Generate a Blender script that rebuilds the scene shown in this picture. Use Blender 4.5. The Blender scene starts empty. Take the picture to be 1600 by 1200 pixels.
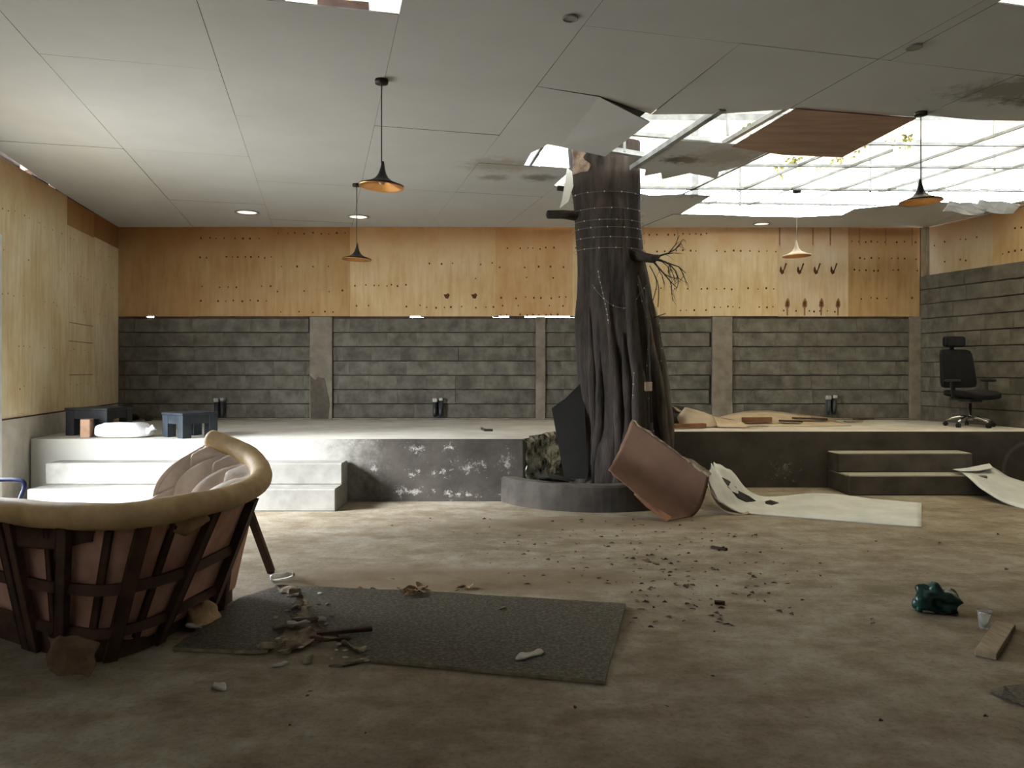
import bpy, bmesh, math, random
from mathutils import Vector, Matrix, noise
random.seed(7)
R = math.radians
C = bpy.context.scene.collection
SC = bpy.context.scene

# ------------------------------------------------------------------ camera, sky, exposure
cam = bpy.data.cameras.new('camera'); cam.sensor_width = 36; cam.lens = 27.0
cam.shift_y = -23 / 1600; cam.clip_start = .05; cam.clip_end = 300
camo = bpy.data.objects.new('camera', cam); C.objects.link(camo)
camo.location = (0, 0, 1.5); camo.rotation_euler = (R(90), 0, 0)
SC.camera = camo
SC.view_settings.view_transform = 'Standard'; SC.view_settings.look = 'None'
SC.view_settings.gamma = 1; SC.view_settings.use_curve_mapping = False
SC.view_settings.exposure = 0.12
SKY = 30.0
w = bpy.data.worlds.new('world'); SC.world = w; w.use_nodes = True
bg = w.node_tree.nodes['Background']; bg.inputs[0].default_value = (.90, .955, 1.0, 1); bg.inputs[1].default_value = SKY
sun = bpy.data.lights.new('sun', 'SUN'); sun.energy = 9.0; sun.angle = R(16); sun.color = (.96, .98, 1)
suno = bpy.data.objects.new('sun', sun); C.objects.link(suno)
suno.rotation_euler = Vector((.91 * math.cos(R(24)), .41 * math.cos(R(24)), -math.sin(R(24)))).to_track_quat('-Z', 'Y').to_euler()
SC.cycles.max_bounces = 10; SC.cycles.diffuse_bounces = 7
SC.cycles.use_denoising = True
SC.cycles.sample_clamp_indirect = 12.0

def portal(name, loc, rot, sx, sy):
    l = bpy.data.lights.new(name, 'AREA'); l.shape = 'RECTANGLE'; l.size = sx; l.size_y = sy
    l.cycles.is_portal = True
    o = bpy.data.objects.new(name, l); C.objects.link(o); o.location = loc; o.rotation_euler = rot
    return o

# ------------------------------------------------------------------ projection helpers (metres from pixels of the 1600x1200 frame)
ZC, FP, CX, CY = 1.5, 1200.0, 800.0, 577.0
def P(u, v, Y): return Vector(((u - CX) / FP * Y, Y, ZC - (v - CY) / FP * Y))
def F(u, v, z=0.0):
    Y = (ZC - z) * FP / (v - CY); return Vector(((u - CX) / FP * Y, Y, z))

# ------------------------------------------------------------------ materials
def nodes_of(name):
    m = bpy.data.materials.new(name); m.use_nodes = True
    return m, m.node_tree.nodes, m.node_tree.links, m.node_tree.nodes['Principled BSDF']
def rgba(c): return (c[0], c[1], c[2], 1)
def ramp(n, stops):
    r = n.new('ShaderNodeValToRGB'); e = r.color_ramp.elements
    while len(e) > 1: e.remove(e[-1])
    e[0].position, e[0].color = stops[0][0], rgba(stops[0][1])
    for p, c in stops[1:]:
        x = e.new(p); x.color = rgba(c)
    return r
def mixc(n, l, a, b, fac, mode='MIX'):
    x = n.new('ShaderNodeMix'); x.data_type = 'RGBA'; x.blend_type = mode
    for s, v in ((x.inputs[6], a), (x.inputs[7], b)):
        if isinstance(v, (tuple, list)): s.default_value = rgba(v)
        else: l.new(v, s)
    if isinstance(fac, (int, float)): x.inputs[0].default_value = fac
    else: l.new(fac, x.inputs[0])
    return x.outputs[2]
def mth(n, l, op, a, b=None, clamp=False):
    x = n.new('ShaderNodeMath'); x.operation = op; x.use_clamp = clamp
    for i, v in enumerate((a, b)):
        if v is None: continue
        if isinstance(v, (int, float)): x.inputs[i].default_value = v
        else: l.new(v, x.inputs[i])
    return x.outputs[0]
def coords(n, l, world=True, stretch=(1, 1, 1), rnd=False):
    if world: src = n.new('ShaderNodeNewGeometry').outputs['Position']
    else: src = n.new('ShaderNodeTexCoord').outputs['Object']
    mp = n.new('ShaderNodeMapping'); mp.inputs['Scale'].default_value = stretch
    l.new(src, mp.inputs[0])
    if rnd:
        oi = n.new('ShaderNodeObjectInfo'); k = mth(n, l, 'MULTIPLY', oi.outputs['Random'], 37.0)
        cx = n.new('ShaderNodeCombineXYZ'); l.new(k, cx.inputs[0]); l.new(k, cx.inputs[2])
        l.new(cx.outputs[0], mp.inputs['Location'])
    return src, mp.outputs[0]
def noise_n(n, l, vec, scale, detail=6, rough=.6):
    t = n.new('ShaderNodeTexNoise'); t.inputs['Scale'].default_value = scale
    t.inputs['Detail'].default_value = detail; t.inputs['Roughness'].default_value = rough
    l.new(vec, t.inputs['Vector']); return t.outputs['Fac']
def blob(n, l, pos, centre, rad, nz=None, amp=.6):
    d = n.new('ShaderNodeVectorMath'); d.operation = 'SUBTRACT'; l.new(pos, d.inputs[0]); d.inputs[1].default_value = centre
    s = n.new('ShaderNodeVectorMath'); s.operation = 'DIVIDE'; l.new(d.outputs[0], s.inputs[0]); s.inputs[1].default_value = rad
    le = n.new('ShaderNodeVectorMath'); le.operation = 'LENGTH'; l.new(s.outputs[0], le.inputs[0])
    v = mth(n, l, 'SUBTRACT', 1.0, le.outputs['Value'])
    if nz is not None: v = mth(n, l, 'ADD', v, mth(n, l, 'MULTIPLY', mth(n, l, 'SUBTRACT', nz, .5), amp * 2))
    return v
def clamp_ramp(n, l, v, a, b):
    x = n.new('ShaderNodeMapRange'); l.new(v, x.inputs[0]); x.inputs[1].default_value = a; x.inputs[2].default_value = b
    x.interpolation_type = 'SMOOTHSTEP'; return x.outputs[0]
def bump(n, l, bs, h, strength=.3, dist=.01):
    b = n.new('ShaderNodeBump'); b.inputs['Strength'].default_value = strength; b.inputs['Distance'].default_value = dist
    l.new(h, b.inputs['Height']); l.new(b.outputs[0], bs.inputs['Normal'])

def pmat(name, dark, light, scale=6, rough=.85, bs_=.25, bd=.006, world=True, stretch=(1, 1, 1), rnd=False,
         objcol=False, metal=0, lo=.35, hi=.65, spec=.3, vary=0):
    m, n, l, b = nodes_of(name)
    src, v = coords(n, l, world, stretch, rnd)
    f = noise_n(n, l, v, scale)
    c = ramp(n, [(lo, dark), (hi, light)]); l.new(f, c.inputs[0]); col = c.outputs[0]
    oi = None
    if objcol:
        oi = n.new('ShaderNodeObjectInfo'); col = mixc(n, l, col, oi.outputs['Color'], 1.0, 'MULTIPLY')
    if vary:
        oi = oi or n.new('ShaderNodeObjectInfo')
        k = mth(n, l, 'ADD', mth(n, l, 'MULTIPLY', oi.outputs['Random'], 2 * vary), 1 - vary)
        cc = n.new('ShaderNodeCombineColor')
        for i in range(3): l.new(k, cc.inputs[i])
        col = mixc(n, l, col, cc.outputs[0], 1.0, 'MULTIPLY')
    l.new(col, b.inputs['Base Color']); b.inputs['Roughness'].default_value = rough
    b.inputs['Metallic'].default_value = metal; b.inputs['Specular IOR Level'].default_value = spec
    if bs_:
        f2 = noise_n(n, l, v, scale * 6, 4); bump(n, l, b, f2, bs_, bd)
    return m

M = {}
# floor: dusty brown screed
def toplit_dust(m, c):
    """light from above painted onto upward faces together with dust"""
    n, l = m.node_tree.nodes, m.node_tree.links; b = n['Principled BSDF']; old = b.inputs['Base Color'].links[0].from_socket
    sp = n.new('ShaderNodeSeparateXYZ'); l.new(n.new('ShaderNodeNewGeometry').outputs['True Normal'], sp.inputs[0])
    l.new(mixc(n, l, old, c, clamp_ramp(n, l, sp.outputs[2], .6, .9)), b.inputs['Base Color'])
def floor_mat():
    m, n, l, b = nodes_of('dusty_screed')
    src, v = coords(n, l)
    f1 = noise_n(n, l, v, .8, 8, .65); f2 = noise_n(n, l, v, 5, 8, .7); f3 = noise_n(n, l, v, 40, 5, .7)
    mx = mth(n, l, 'ADD', mth(n, l, 'MULTIPLY', f1, .5), mth(n, l, 'MULTIPLY', f2, .5))
    c = ramp(n, [(.36, (.20, .160, .110)), (.5, (.28, .240, .180)), (.62, (.375, .34, .275))]); l.new(mx, c.inputs[0])
    d = ramp(n, [(.30, (.55, .5, .45)), (.48, (1, 1, 1))]); l.new(f3, d.inputs[0])
    f4 = noise_n(n, l, coords(n, l, True, (.8, 1.6, 1))[1], 2.3, 7, .68); e4 = ramp(n, [(.40, (.70, .64, .55)), (.54, (1, 1, 1))]); l.new(f4, e4.inputs[0])
    col = mixc(n, l, c.outputs[0], d.outputs[0], .5, 'MULTIPLY'); col = mixc(n, l, col, e4.outputs[0], .75, 'MULTIPLY')
    # brown patch beside the mat
    s = clamp_ramp(n, l, blob(n, l, src, (-.35, 5.5, 0), (1.7, .38, 5), f2, .5), .0, .5)
    col = mixc(n, l, col, (.17, .115, .065), mth(n, l, 'MULTIPLY', s, .6))
    s = clamp_ramp(n, l, blob(n, l, src, (.9, 7.5, 0), (1.5, .4, 5), f2, .5), .0, .6)
    col = mixc(n, l, col, (.17, .12, .07), mth(n, l, 'MULTIPLY', s, .6))
    l.new(col, b.inputs['Base Color']); b.inputs['Roughness'].default_value = .9; b.inputs['Specular IOR Level'].default_value = .2
    bump(n, l, b, mth(n, l, 'ADD', f2, mth(n, l, 'MULTIPLY', f3, .4)), .3, .012)
    return m
M['floor'] = floor_mat()
def ceil_mat(name, base):
    m, n, l, b = nodes_of(name)
    src, v = coords(n, l)
    f1 = noise_n(n, l, v, 1.2, 6); f2 = noise_n(n, l, v, 9, 8, .7)
    c = ramp(n, [(.3, tuple(x * .9 for x in base)), (.7, base)]); l.new(f1, c.inputs[0]); col = c.outputs[0]
    for (cx, cy, rx, ry, dk, amt) in ((-.12, 8.35, .55, .42, (.3, .25, .18), .6), (.32, 8.9, .3, .25, (.12, .09, .06), .7),
                                     (1.78, 8.1, .3, .22, (.06, .04, .03), .9), (4.0, 6.1, .75, .4, (.16, .14, .105), .7),
                                     (4.3, 6.35, .4, .2, (.07, .06, .05), .75), (2.2, 8.0, .7, .5, (.33, .26, .18), .6), (-.2, 8.9, .25, .2, (.2, .15, .1), .6)):
        s = clamp_ramp(n, l, blob(n, l, src, (cx, cy, 3.7), (rx, ry, 4), f2, .9), .05, .75)
        col = mixc(n, l, col, dk, mth(n, l, 'MULTIPLY', s, amt))
    l.new(col, b.inputs['Base Color']); b.inputs['Roughness'].default_value = .8; b.inputs['Specular IOR Level'].default_value = .2
    bump(n, l, b, f2, .05, .004)
    return m
M['ceil'] = ceil_mat('ceiling_paint', (.575, .59, .59))
M['ceil_edge'] = pmat('gypsum_core', (.5, .46, .38), (.66, .62, .55), 20)
M['brownboard'] = pmat('brown_hardboard', (.150, .083, .054), (.192, .112, .076), 3, .75, .08)
M['brownsheet'] = pmat('brown_board_backing', (.32, .20, .135), (.42, .28, .20), 2, .8, .08, stretch=(1, 6, 1))
M['block'] = pmat('grey_block', (.082, .075, .06), (.185, .17, .14), 4, .95, .7, .01, world=False, rnd=True, vary=.09, lo=.36, hi=.7)
M['mortar'] = pmat('mortar', (.025, .022, .018), (.05, .045, .036), 10, .95)
M['pillar'] = pmat('render_pillar', (.15, .125, .095), (.25, .22, .175), 4, .9, .3)
M['patch'] = pmat('dark_patch', (.08, .065, .05), (.125, .105, .08), 7, .95)
def ply_mat():
    m, n, l, b = nodes_of('plywood')
    src, v = coords(n, l, True, (5, 5, .5))
    f = noise_n(n, l, v, 3.0, 7, .65)
    src2, v2 = coords(n, l, True, (1, 1, .7)); f2 = noise_n(n, l, v2, 2.2, 6)
    c = ramp(n, [(.3, (.82, .76, .66)), (.6, (1, 1, 1))]); l.new(f, c.inputs[0])
    d = ramp(n, [(.35, (.88, .80, .66)), (.62, (1, 1, 1))]); l.new(f2, d.inputs[0])
    oi = n.new('ShaderNodeObjectInfo')
    col = mixc(n, l, oi.outputs['Color'], c.outputs[0], 1, 'MULTIPLY'); col = mixc(n, l, col, d.outputs[0], 1, 'MULTIPLY')
    # damp, reddish band along the top of the boards
    sp = n.new('ShaderNodeSeparateXYZ'); l.new(src, sp.inputs[0])
    h = mth(n, l, 'ADD', sp.outputs[2], mth(n, l, 'MULTIPLY', f, .7))
    t = clamp_ramp(n, l, h, 3.55, 4.1)
    col = mixc(n, l, col, (.72, .50, .34), mth(n, l, 'MULTIPLY', t, .8), 'MULTIPLY')
    l.new(col, b.inputs['Base Color']); b.inputs['Roughness'].default_value = .7; b.inputs['Specular IOR Level'].default_value = .25
    bump(n, l, b, f, .08, .004)
    return m
M['ply'] = ply_mat()
M['rust'] = pmat('rust', (.05, .022, .01), (.13, .055, .02), 30, .9)
M['ruststain'] = pmat('rust_stain', (.20, .10, .04), (.30, .17, .07), 30, .9)
M['stagetop'] = pmat('platform_screed', (.48, .455, .40), (.62, .595, .54), 2.5, .9, .3)
def face_mat():
    m, n, l, b = nodes_of('dark_plaster')
    src, v = coords(n, l)
    f1 = noise_n(n, l, v, 1.6, 7, .7); f2 = noise_n(n, l, v, 7, 9, .75); f3 = noise_n(n, l, v, 16, 9, .75)
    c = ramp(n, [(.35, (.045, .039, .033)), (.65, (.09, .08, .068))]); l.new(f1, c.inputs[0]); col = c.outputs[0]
    tot = None
    for (u, vv, rx, rz, a) in ((655, 702, .22, .05, 1), (700, 700, .12, .05, 1), (648, 740, .14, .05, 1), (690, 738, .2, .06, 1), (735, 730, .3, .08, .7),
                              (715, 772, .5, .05, .9), (640, 770, .3, .06, .8), (585, 735, .1, .07, .8), (510, 712, .1, .06, .7), (790, 720, .12, .15, .6),
                              (830, 770, .3, .06, .5), (1225, 735, .25, .12, .5), (540, 690, .5, .05, .4)):
        p = P(u, vv, 8.72 if u < 1000 else 9.75)
        s = clamp_ramp(n, l, blob(n, l, src, tuple(p), (rx * 1.5, 1.2, rz * 2.4), f3, 2.4), .72, 1.5)
        s = mth(n, l, 'MULTIPLY', s, a * .7)
        tot = s if tot is None else mth(n, l, 'MAXIMUM', tot, s)
    col = mixc(n, l, col, (.62, .61, .57), tot)
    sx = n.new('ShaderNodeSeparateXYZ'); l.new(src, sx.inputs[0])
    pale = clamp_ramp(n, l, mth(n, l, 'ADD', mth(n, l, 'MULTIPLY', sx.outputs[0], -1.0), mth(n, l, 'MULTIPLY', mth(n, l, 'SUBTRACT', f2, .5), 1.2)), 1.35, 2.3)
    col = mixc(n, l, col, (.36, .35, .32), pale)  # door light painted in: platform face lightened towards the left
    # faint chalk ring
    q = P(1612, 735, 9.75)
    d = n.new('ShaderNodeVectorMath'); d.operation = 'DISTANCE'; l.new(src, d.inputs[0]); d.inputs[1].default_value = (q.x, q.y, q.z)
    ring = mth(n, l, 'SUBTRACT', 1.0, mth(n, l, 'MULTIPLY', mth(n, l, 'ABSOLUTE', mth(n, l, 'SUBTRACT', d.outputs['Value'], .36)), 28), True)
    ring = mth(n, l, 'MULTIPLY', ring, mth(n, l, 'MULTIPLY', f2, .35))
    col = mixc(n, l, col, (.4, .39, .36), ring)
    l.new(col, b.inputs['Base Color']); b.inputs['Roughness'].default_value = .85; b.inputs['Specular IOR Level'].default_value = .25
    bump(n, l, b, f2, .3, .01)
    return m
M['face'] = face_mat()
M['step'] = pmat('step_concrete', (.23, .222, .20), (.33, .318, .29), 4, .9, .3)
M['rubblestone'] = pmat('broken_aggregate', (.06, .057, .045), (.55, .55, .47), 9, .95, .8, .02, lo=.38, hi=.58)
M['planter'] = pmat('planter_render', (.034, .029, .024), (.075, .066, .055), 2.5, .9, .3)
M['soil'] = pmat('soil', (.02, .016, .012), (.06, .05, .038), 12, 1, .6, .02)
M['bark'] = pmat('bark', (.011, .0085, .007), (.058, .044, .036), 4, .85, .6, .02, stretch=(3, 3, .55), lo=.32, hi=.7)
M['barkpale'] = pmat('pale_torn_bark', (.10, .062, .045), (.36, .27, .20), 6, .9, .5, .02)
M['wood'] = pmat('dark_wood', (.045, .024, .016), (.095, .052, .034), 5, .75, .3, stretch=(1, 1, 1))
M['redwood'] = pmat('red_wood', (.15, .065, .03), (.24, .11, .05), 5, .75, .3)
M['palewood'] = pmat('pale_plank', (.24, .19, .13), (.36, .29, .2), 5, .8, .3, stretch=(6, 1, 1))
M['gypsum'] = pmat('white_board', (.50, .515, .495), (.62, .635, .605), 3, .75, .1)
M['gypsumback'] = pmat('board_backing', (.42, .33, .23), (.55, .45, .33), 4, .85, .1)
M['greyboard'] = pmat('grey_board', (.014, .0135, .013), (.024, .023, .022), 2, .6, .1)
M['black'] = pmat('black_paint', (.012, .013, .016), (.024, .025, .03), 6, .4, .1, spec=.5)
M['blackcloth'] = pmat('black_fabric', (.008, .008, .009), (.018, .018, .02), 60, .9, .4, .002, world=False)
M['bluetable'] = pmat('blue_black_lacquer', (.014, .02, .027), (.03, .04, .052), 5, .35, .1, spec=.5)
M['chrome'] = pmat('chrome', (.6, .6, .6), (.75, .75, .75), 8, .22, 0, metal=1)
M['galv'] = pmat('galvanised_steel', (.22, .23, .23), (.34, .35, .35), 8, .5, .1, metal=.3)
M['whitemetal'] = pmat('white_metal', (.62, .65, .68), (.75, .78, .8), 6, .5, .05)
M['sack'] = pmat('white_sack', (.72, .72, .72), (.84, .84, .85), 30, .8, .3, .004)
M['leatherbeige'] = pmat('beige_leather', (.36, .235, .10), (.54, .38, .19), 5, .6, .25, .008, spec=.4)
M['leatherpale'] = pmat('pale_leather', (.46, .385, .315), (.66, .57, .49), 5, .6, .3, .01, spec=.4)
M['lining'] = pmat('pink_brown_lining', (.46, .235, .17), (.68, .42, .33), 4, .9, .3)
M['rag'] = pmat('torn_tan_cloth', (.26, .165, .09), (.46, .33, .2), 9, .95, .6, .01)
M['ragdark'] = pmat('dark_tan_cloth', (.10, .06, .035), (.2, .125, .075), 9, .95, .6, .01)
M['paper'] = pmat('torn_backing', (.11, .085, .055), (.34, .28, .2), 14, .9, .4)
M['whitepaper'] = pmat('white_scrap', (.36, .34, .3), (.5, .48, .44), 14, .9, .3)
M['mat'] = pmat('grey_speckled_sheet', (.036, .030, .021), (.16, .145, .112), 55, .6, .4, .006, lo=.42, hi=.74)
M['matedge'] = pmat('sheet_edge', (.2, .17, .11), (.34, .29, .2), 20, .9)
M['leaf'] = pmat('dry_leaf', (.03, .018, .009), (.085, .05, .026), 40, .9, .2, vary=.5)
M['leaftan'] = pmat('tan_leaf', (.16, .10, .05), (.30, .2, .11), 30, .9, .2, vary=.4)
M['green'] = pmat('green_plastic', (.002, .022, .017), (.005, .055, .042), 10, .3, .3, .01, spec=.6)
M['brick'] = pmat('brick', (.34, .2, .13), (.46, .3, .21), 8, .9)
M['copper'] = pmat('copper_inside', (.80, .36, .10), (.95, .5, .17), 5, .32, .05, metal=1)
M['shade'] = pmat('bronze_black_shade', (.020, .017, .014), (.045, .038, .032), 8, .45, .05, metal=.3)
M['shadepale'] = pmat('dusty_pale_shade', (.42, .38, .32), (.6, .55, .48), 8, .5, .05)
M['bulb'] = pmat('bulb_glass', (.5, .45, .35), (.6, .55, .45), 8, .2, 0)
M['cord'] = pmat('cord', (.03, .028, .025), (.05, .045, .04), 8, .7, 0)
M['palecord'] = pmat('pale_cord', (.35, .33, .29), (.42, .4, .36), 8, .7, 0)
M['wire'] = pmat('silver_wire', (.12, .11, .10), (.2, .19, .17), 8, .5, 0, metal=.3)
M['bluearm'] = pmat('dark_blue_plastic', (.008, .012, .05), (.015, .024, .085), 8, .4, 0, spec=.5)
M['vine'] = pmat('vine_leaves', (.16, .17, .06), (.4, .38, .14), 20, .8, .2, vary=.3)
M['metalroof'] = pmat('metal_roof', (.3, .31, .31), (.42, .43, .43), 5, .5, .1)
M['outground'] = pmat('yard_concrete', (.42, .41, .38), (.55, .53, .5), 1, .9)
M['masonry'] = pmat('pale_masonry', (.46, .44, .39), (.60, .58, .53), 4, .9, .4)
def glass_mat():
    m, n, l, b = nodes_of('clear_plastic')
    b.inputs['Base Color'].default_value = (.93, .95, .94, 1); b.inputs['Roughness'].default_value = .12
    b.inputs['Transmission Weight'].default_value = .85; b.inputs['IOR'].default_value = 1.4
    return m
M['clear'] = glass_mat()
def poly_mat():
    m, n, l, b = nodes_of('added_translucent_sheet')
    n.remove(b); t = n.new('ShaderNodeBsdfTranslucent'); d = n.new('ShaderNodeBsdfDiffuse'); mx = n.new('ShaderNodeMixShader')
    src, v = coords(n, l, True, (1, .2, 1)); f = noise_n(n, l, v, 2)
    c = ramp(n, [(.3, (.43, .395, .33)), (.7, (.50, .46, .39))]); l.new(f, c.inputs[0])
    l.new(c.outputs[0], t.inputs[0]); d.inputs[0].default_value = (.7, .69, .62, 1); mx.inputs[0].default_value = .42
    l.new(t.outputs[0], mx.inputs[1]); l.new(d.outputs[0], mx.inputs[2])
    l.new(mx.outputs[0], n['Material Output'].inputs[0]); return m
M['poly'] = poly_mat()
def emit_mat(name, col, s):
    m, n, l, b = nodes_of(name)
    b.inputs['Base Color'].default_value = (.8, .8, .8, 1); b.inputs['Emission Color'].default_value = rgba(col); b.inputs['Emission Strength'].default_value = s
    return m
M['lens'] = emit_mat('hole_glow', (1, .95, .88), .9)
M['lensoff'] = pmat('lens_off', (.30, .29, .27), (.36, .35, .32), 8, .5, 0)
M['led'] = pmat('led_beads', (.3, .29, .26), (.5, .48, .44), 9, .4, 0)

# ------------------------------------------------------------------ mesh helpers
def obj(name, bm, m, parent=None, smooth=False, normals=True):
    me = bpy.data.meshes.new(name)
    if normals: bmesh.ops.recalc_face_normals(bm, faces=bm.faces)
    bm.to_mesh(me); bm.free()
    ms = m if isinstance(m, (list, tuple)) else [m]
    for x in ms: me.materials.append(x)
    if smooth:
        for p in me.polygons: p.use_smooth = True
    o = bpy.data.objects.new(name, me); C.objects.link(o)
    if parent is not None: o.parent = parent
    return o
def tag(o, label=None, cat=None, group=None, kind=None):
    if label: o['label'] = label
    if cat: o['category'] = cat
    if group: o['group'] = group
    if kind: o['kind'] = kind
    return o
def thing(name, label, cat, loc=(0, 0, 0), rz=0, group=None):
    o = bpy.data.objects.new(name, None); C.objects.link(o); o.empty_display_size = .1
    o.location = loc; o.rotation_euler = (0, 0, rz)
    return tag(o, label, cat, group)
def struct(name, bm, m, parent=None): return tag(obj(name, bm, m, parent), kind='structure' if parent is None else None)
def copy_tree(o, parent=None):
    c = o.copy(); C.objects.link(c); c.parent = parent
    for ch in list(o.children): copy_tree(ch, c)
    return c
def BM(): return bmesh.new()
def box(bm, lo, hi, bev=0, mat=None):
    r = bmesh.ops.create_cube(bm, size=1)
    vs = r['verts']
    for v in vs:
        p = Vector(((lo[i] + hi[i]) / 2 + v.co[i] * (hi[i] - lo[i]) for i in range(3)))
        v.co = (mat @ p) if mat else p
    if bev:
        es = list({e for v in vs for e in v.link_edges})
        bmesh.ops.bevel(bm, geom=es, offset=bev, segments=1, profile=.5, affect='EDGES')
    return bm
def bar(bm, a, b, wd, th, up=(0, 0, 1), bev=0):
    a, b = Vector(a), Vector(b); y = (b - a); L = y.length; y.normalize()
    up = Vector(up); x = y.cross(up)
    if x.length < 1e-4: x = y.cross(Vector((1, 0, 0)))
    x.normalize(); z = x.cross(y)
    mt = Matrix((x, y, z)).transposed().to_4x4(); mt.translation = a
    return box(bm, (-wd / 2, 0, -th / 2), (wd / 2, L, th / 2), bev, mt)
def tube(bm, pts, r, seg=8, cap=True):
    pts = [Vector(p) for p in pts]; n = len(pts)
    rs = r if isinstance(r, (list, tuple)) else [r] * n
    rings = []; ref = None
    for i, p in enumerate(pts):
        t = (pts[min(i + 1, n - 1)] - pts[max(i - 1, 0)]).normalized()
        if ref is None:
            ref = Vector((0, 0, 1)) if abs(t.z) < .9 else Vector((1, 0, 0))
        x = t.cross(ref).normalized(); y = x.cross(t).normalized(); ref = y
        rings.append([bm.verts.new(p + (x * math.cos(2 * math.pi * k / seg) + y * math.sin(2 * math.pi * k / seg)) * rs[i]) for k in range(seg)])
    for a, b in zip(rings, rings[1:]):
        for k in range(seg): bm.faces.new((a[k], a[(k + 1) % seg], b[(k + 1) % seg], b[k]))
    if cap: bm.faces.new(rings[0][::-1]); bm.faces.new(rings[-1])
    return bm
def lathe(bm, prof, seg=24, c=(0, 0, 0)):
    rings = []
    for r, z in prof:
        if r < 1e-5: rings.append([bm.verts.new((c[0], c[1], c[2] + z))])
        else: rings.append([bm.verts.new((c[0] + r * math.cos(2 * math.pi * k / seg), c[1] + r * math.sin(2 * math.pi * k / seg), c[2] + z)) for k in range(seg)])
    for a, b in zip(rings, rings[1:]):
        for k in range(seg):
            k2 = (k + 1) % seg
            if len(a) == 1 and len(b) == 1: continue
            if len(a) == 1: bm.faces.new((a[0], b[k2], b[k]))
            elif len(b) == 1: bm.faces.new((a[k], a[k2], b[0]))
            else: bm.faces.new((a[k], a[k2], b[k2], b[k]))
    return bm
def prism(bm, poly, z0, z1):
    """poly: (x, y) or (x, y, dz)"""
    lo = [bm.verts.new((p[0], p[1], z0 + (p[2] if len(p) > 2 else 0))) for p in poly]
    hi = [bm.verts.new((p[0], p[1], z1 + (p[2] if len(p) > 2 else 0))) for p in poly]
    n = len(poly)
    f1 = bm.faces.new(lo[::-1]); f2 = bm.faces.new(hi)
    for i in range(n): bm.faces.new((lo[i], lo[(i + 1) % n], hi[(i + 1) % n], hi[i]))
    if n > 4: bmesh.ops.triangulate(bm, faces=[f1, f2])
    return bm
def loft(bm, rows, thick=0, closed=False):
    g = [[bm.verts.new(Vector(p)) for p in r] for r in rows]
    fs = []
    for a, b in zip(g, g[1:]):
        n = len(a)
        for i in range(n if closed else n - 1):
            j = (i + 1) % n; fs.append(bm.faces.new((a[i], a[j], b[j], b[i])))
    if thick:
        bmesh.ops.recalc_face_normals(bm, faces=fs)
        bmesh.ops.solidify(bm, geom=fs, thickness=thick)
    return bm
def smooth_curve(pts, n):
    """Catmull-Rom through pts, n samples"""
    pts = [Vector(p) for p in pts]; m = len(pts) - 1; out = []
    for k in range(n):
        t = k / (n - 1) * m; i = min(int(t), m - 1); f = t - i
        p0, p1, p2, p3 = pts[max(i - 1, 0)], pts[i], pts[i + 1], pts[min(i + 2, m)]
        out.append(.5 * ((2 * p1) + (p2 - p0) * f + (2 * p0 - 5 * p1 + 4 * p2 - p3) * f * f + (3 * p1 - p0 - 3 * p2 + p3) * f ** 3))
    return out
def nz3(p, s, k=0): return noise.noise(Vector((p[0] * s + k, p[1] * s + k * 1.7, p[2] * s - k)))
def crumple(bm, amp, scale, k=0):
    bm.normal_update()
    for v in bm.verts:
        d = nz3(v.co, scale, k) + .5 * nz3(v.co, scale * 2.3, k + 9)
        v.co = v.co + v.normal * amp * d
    return bm
def shard(poly, z0, th, jit=0):
    bm = BM(); prism(bm, [(p[0], p[1], (p[2] if len(p) > 2 else 0) + random.uniform(0, jit)) for p in poly], z0, z0 + th); return bm

# ------------------------------------------------------------------ room shell
ZT = .71      # platform height
ZCEIL = 3.72
def xl(y): return -6.15 + .206 * (12 - y)      # the left wall runs at an angle
XR, YB, YF = 6.37, 12.0, -2.5
def xr(y): return XR + .3 * (12 - y)           # so does the right one
DR = Vector((.3, -1, 0)).normalized(); NR = Vector((-1, -.3, 0)).normalized()
def rw(y, z, d=0): return Vector((xr(y), y, z)) + NR * d
bm = BM(); prism(bm, [(-8, YF - .2), (11.2, YF - .2), (11.2, 12.3), (-8, 12.3)], -.1, 0)
floor = struct('floor', bm, M['floor'])
bm = BM(); prism(bm, [(-40, -30), (40, -30), (40, 50), (-40, 50)], -.4, -.12)
struct('ground', bm, M['outground'])

# --- back wall
bm = BM(); box(bm, (-6.25, YB + .02, 0), (XR + .2, YB + .22, 2.31))
wall_back = struct('wall_back', bm, M['mortar'])
def block_mesh(k, w_=.446, h_=.213, d_=.06):
    bm = BM(); box(bm, (-w_ / 2, 0, 0), (w_ / 2, d_, h_), .003)
    rr = random.Random(k)
    for v in bm.verts:
        v.co += Vector((rr.uniform(-.003, .003), rr.uniform(-.004, .004), rr.uniform(-.002, .002)))
    me = bpy.data.meshes.new('block'); bmesh.ops.recalc_face_normals(bm, faces=bm.faces); bm.to_mesh(me); bm.free(); me.materials.append(M['block']); return me
BLK = [block_mesh(i) for i in range(5)]
pillars = [(-3.15, -2.80), (.37, .52), (3.12, 3.43), (6.2, 6.37)]
def lay(parent, fn, s0, s1, z, off, scz=1):
    s = s0 + off
    segs = []
    if off > .06: segs.append((s0, s0 + off))
    while s < s1 - .02:
        segs.append((s, min(s + .452, s1))); s += .452
    for a, b in segs:
        if b - a < .05: continue
        o = bpy.data.objects.new('block', random.choice(BLK)); C.objects.link(o); o.parent = parent
        fn(o, (a + b) / 2, z, (b - a + .002) / .446)
        o.scale.z = scz
def back_place(o, s, z, sc):
    o.location = (s, YB - .012 + random.uniform(-.005, .005), z); o.scale.x = sc
nco = 7; ch = (2.31 - ZT - .04) / nco
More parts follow.
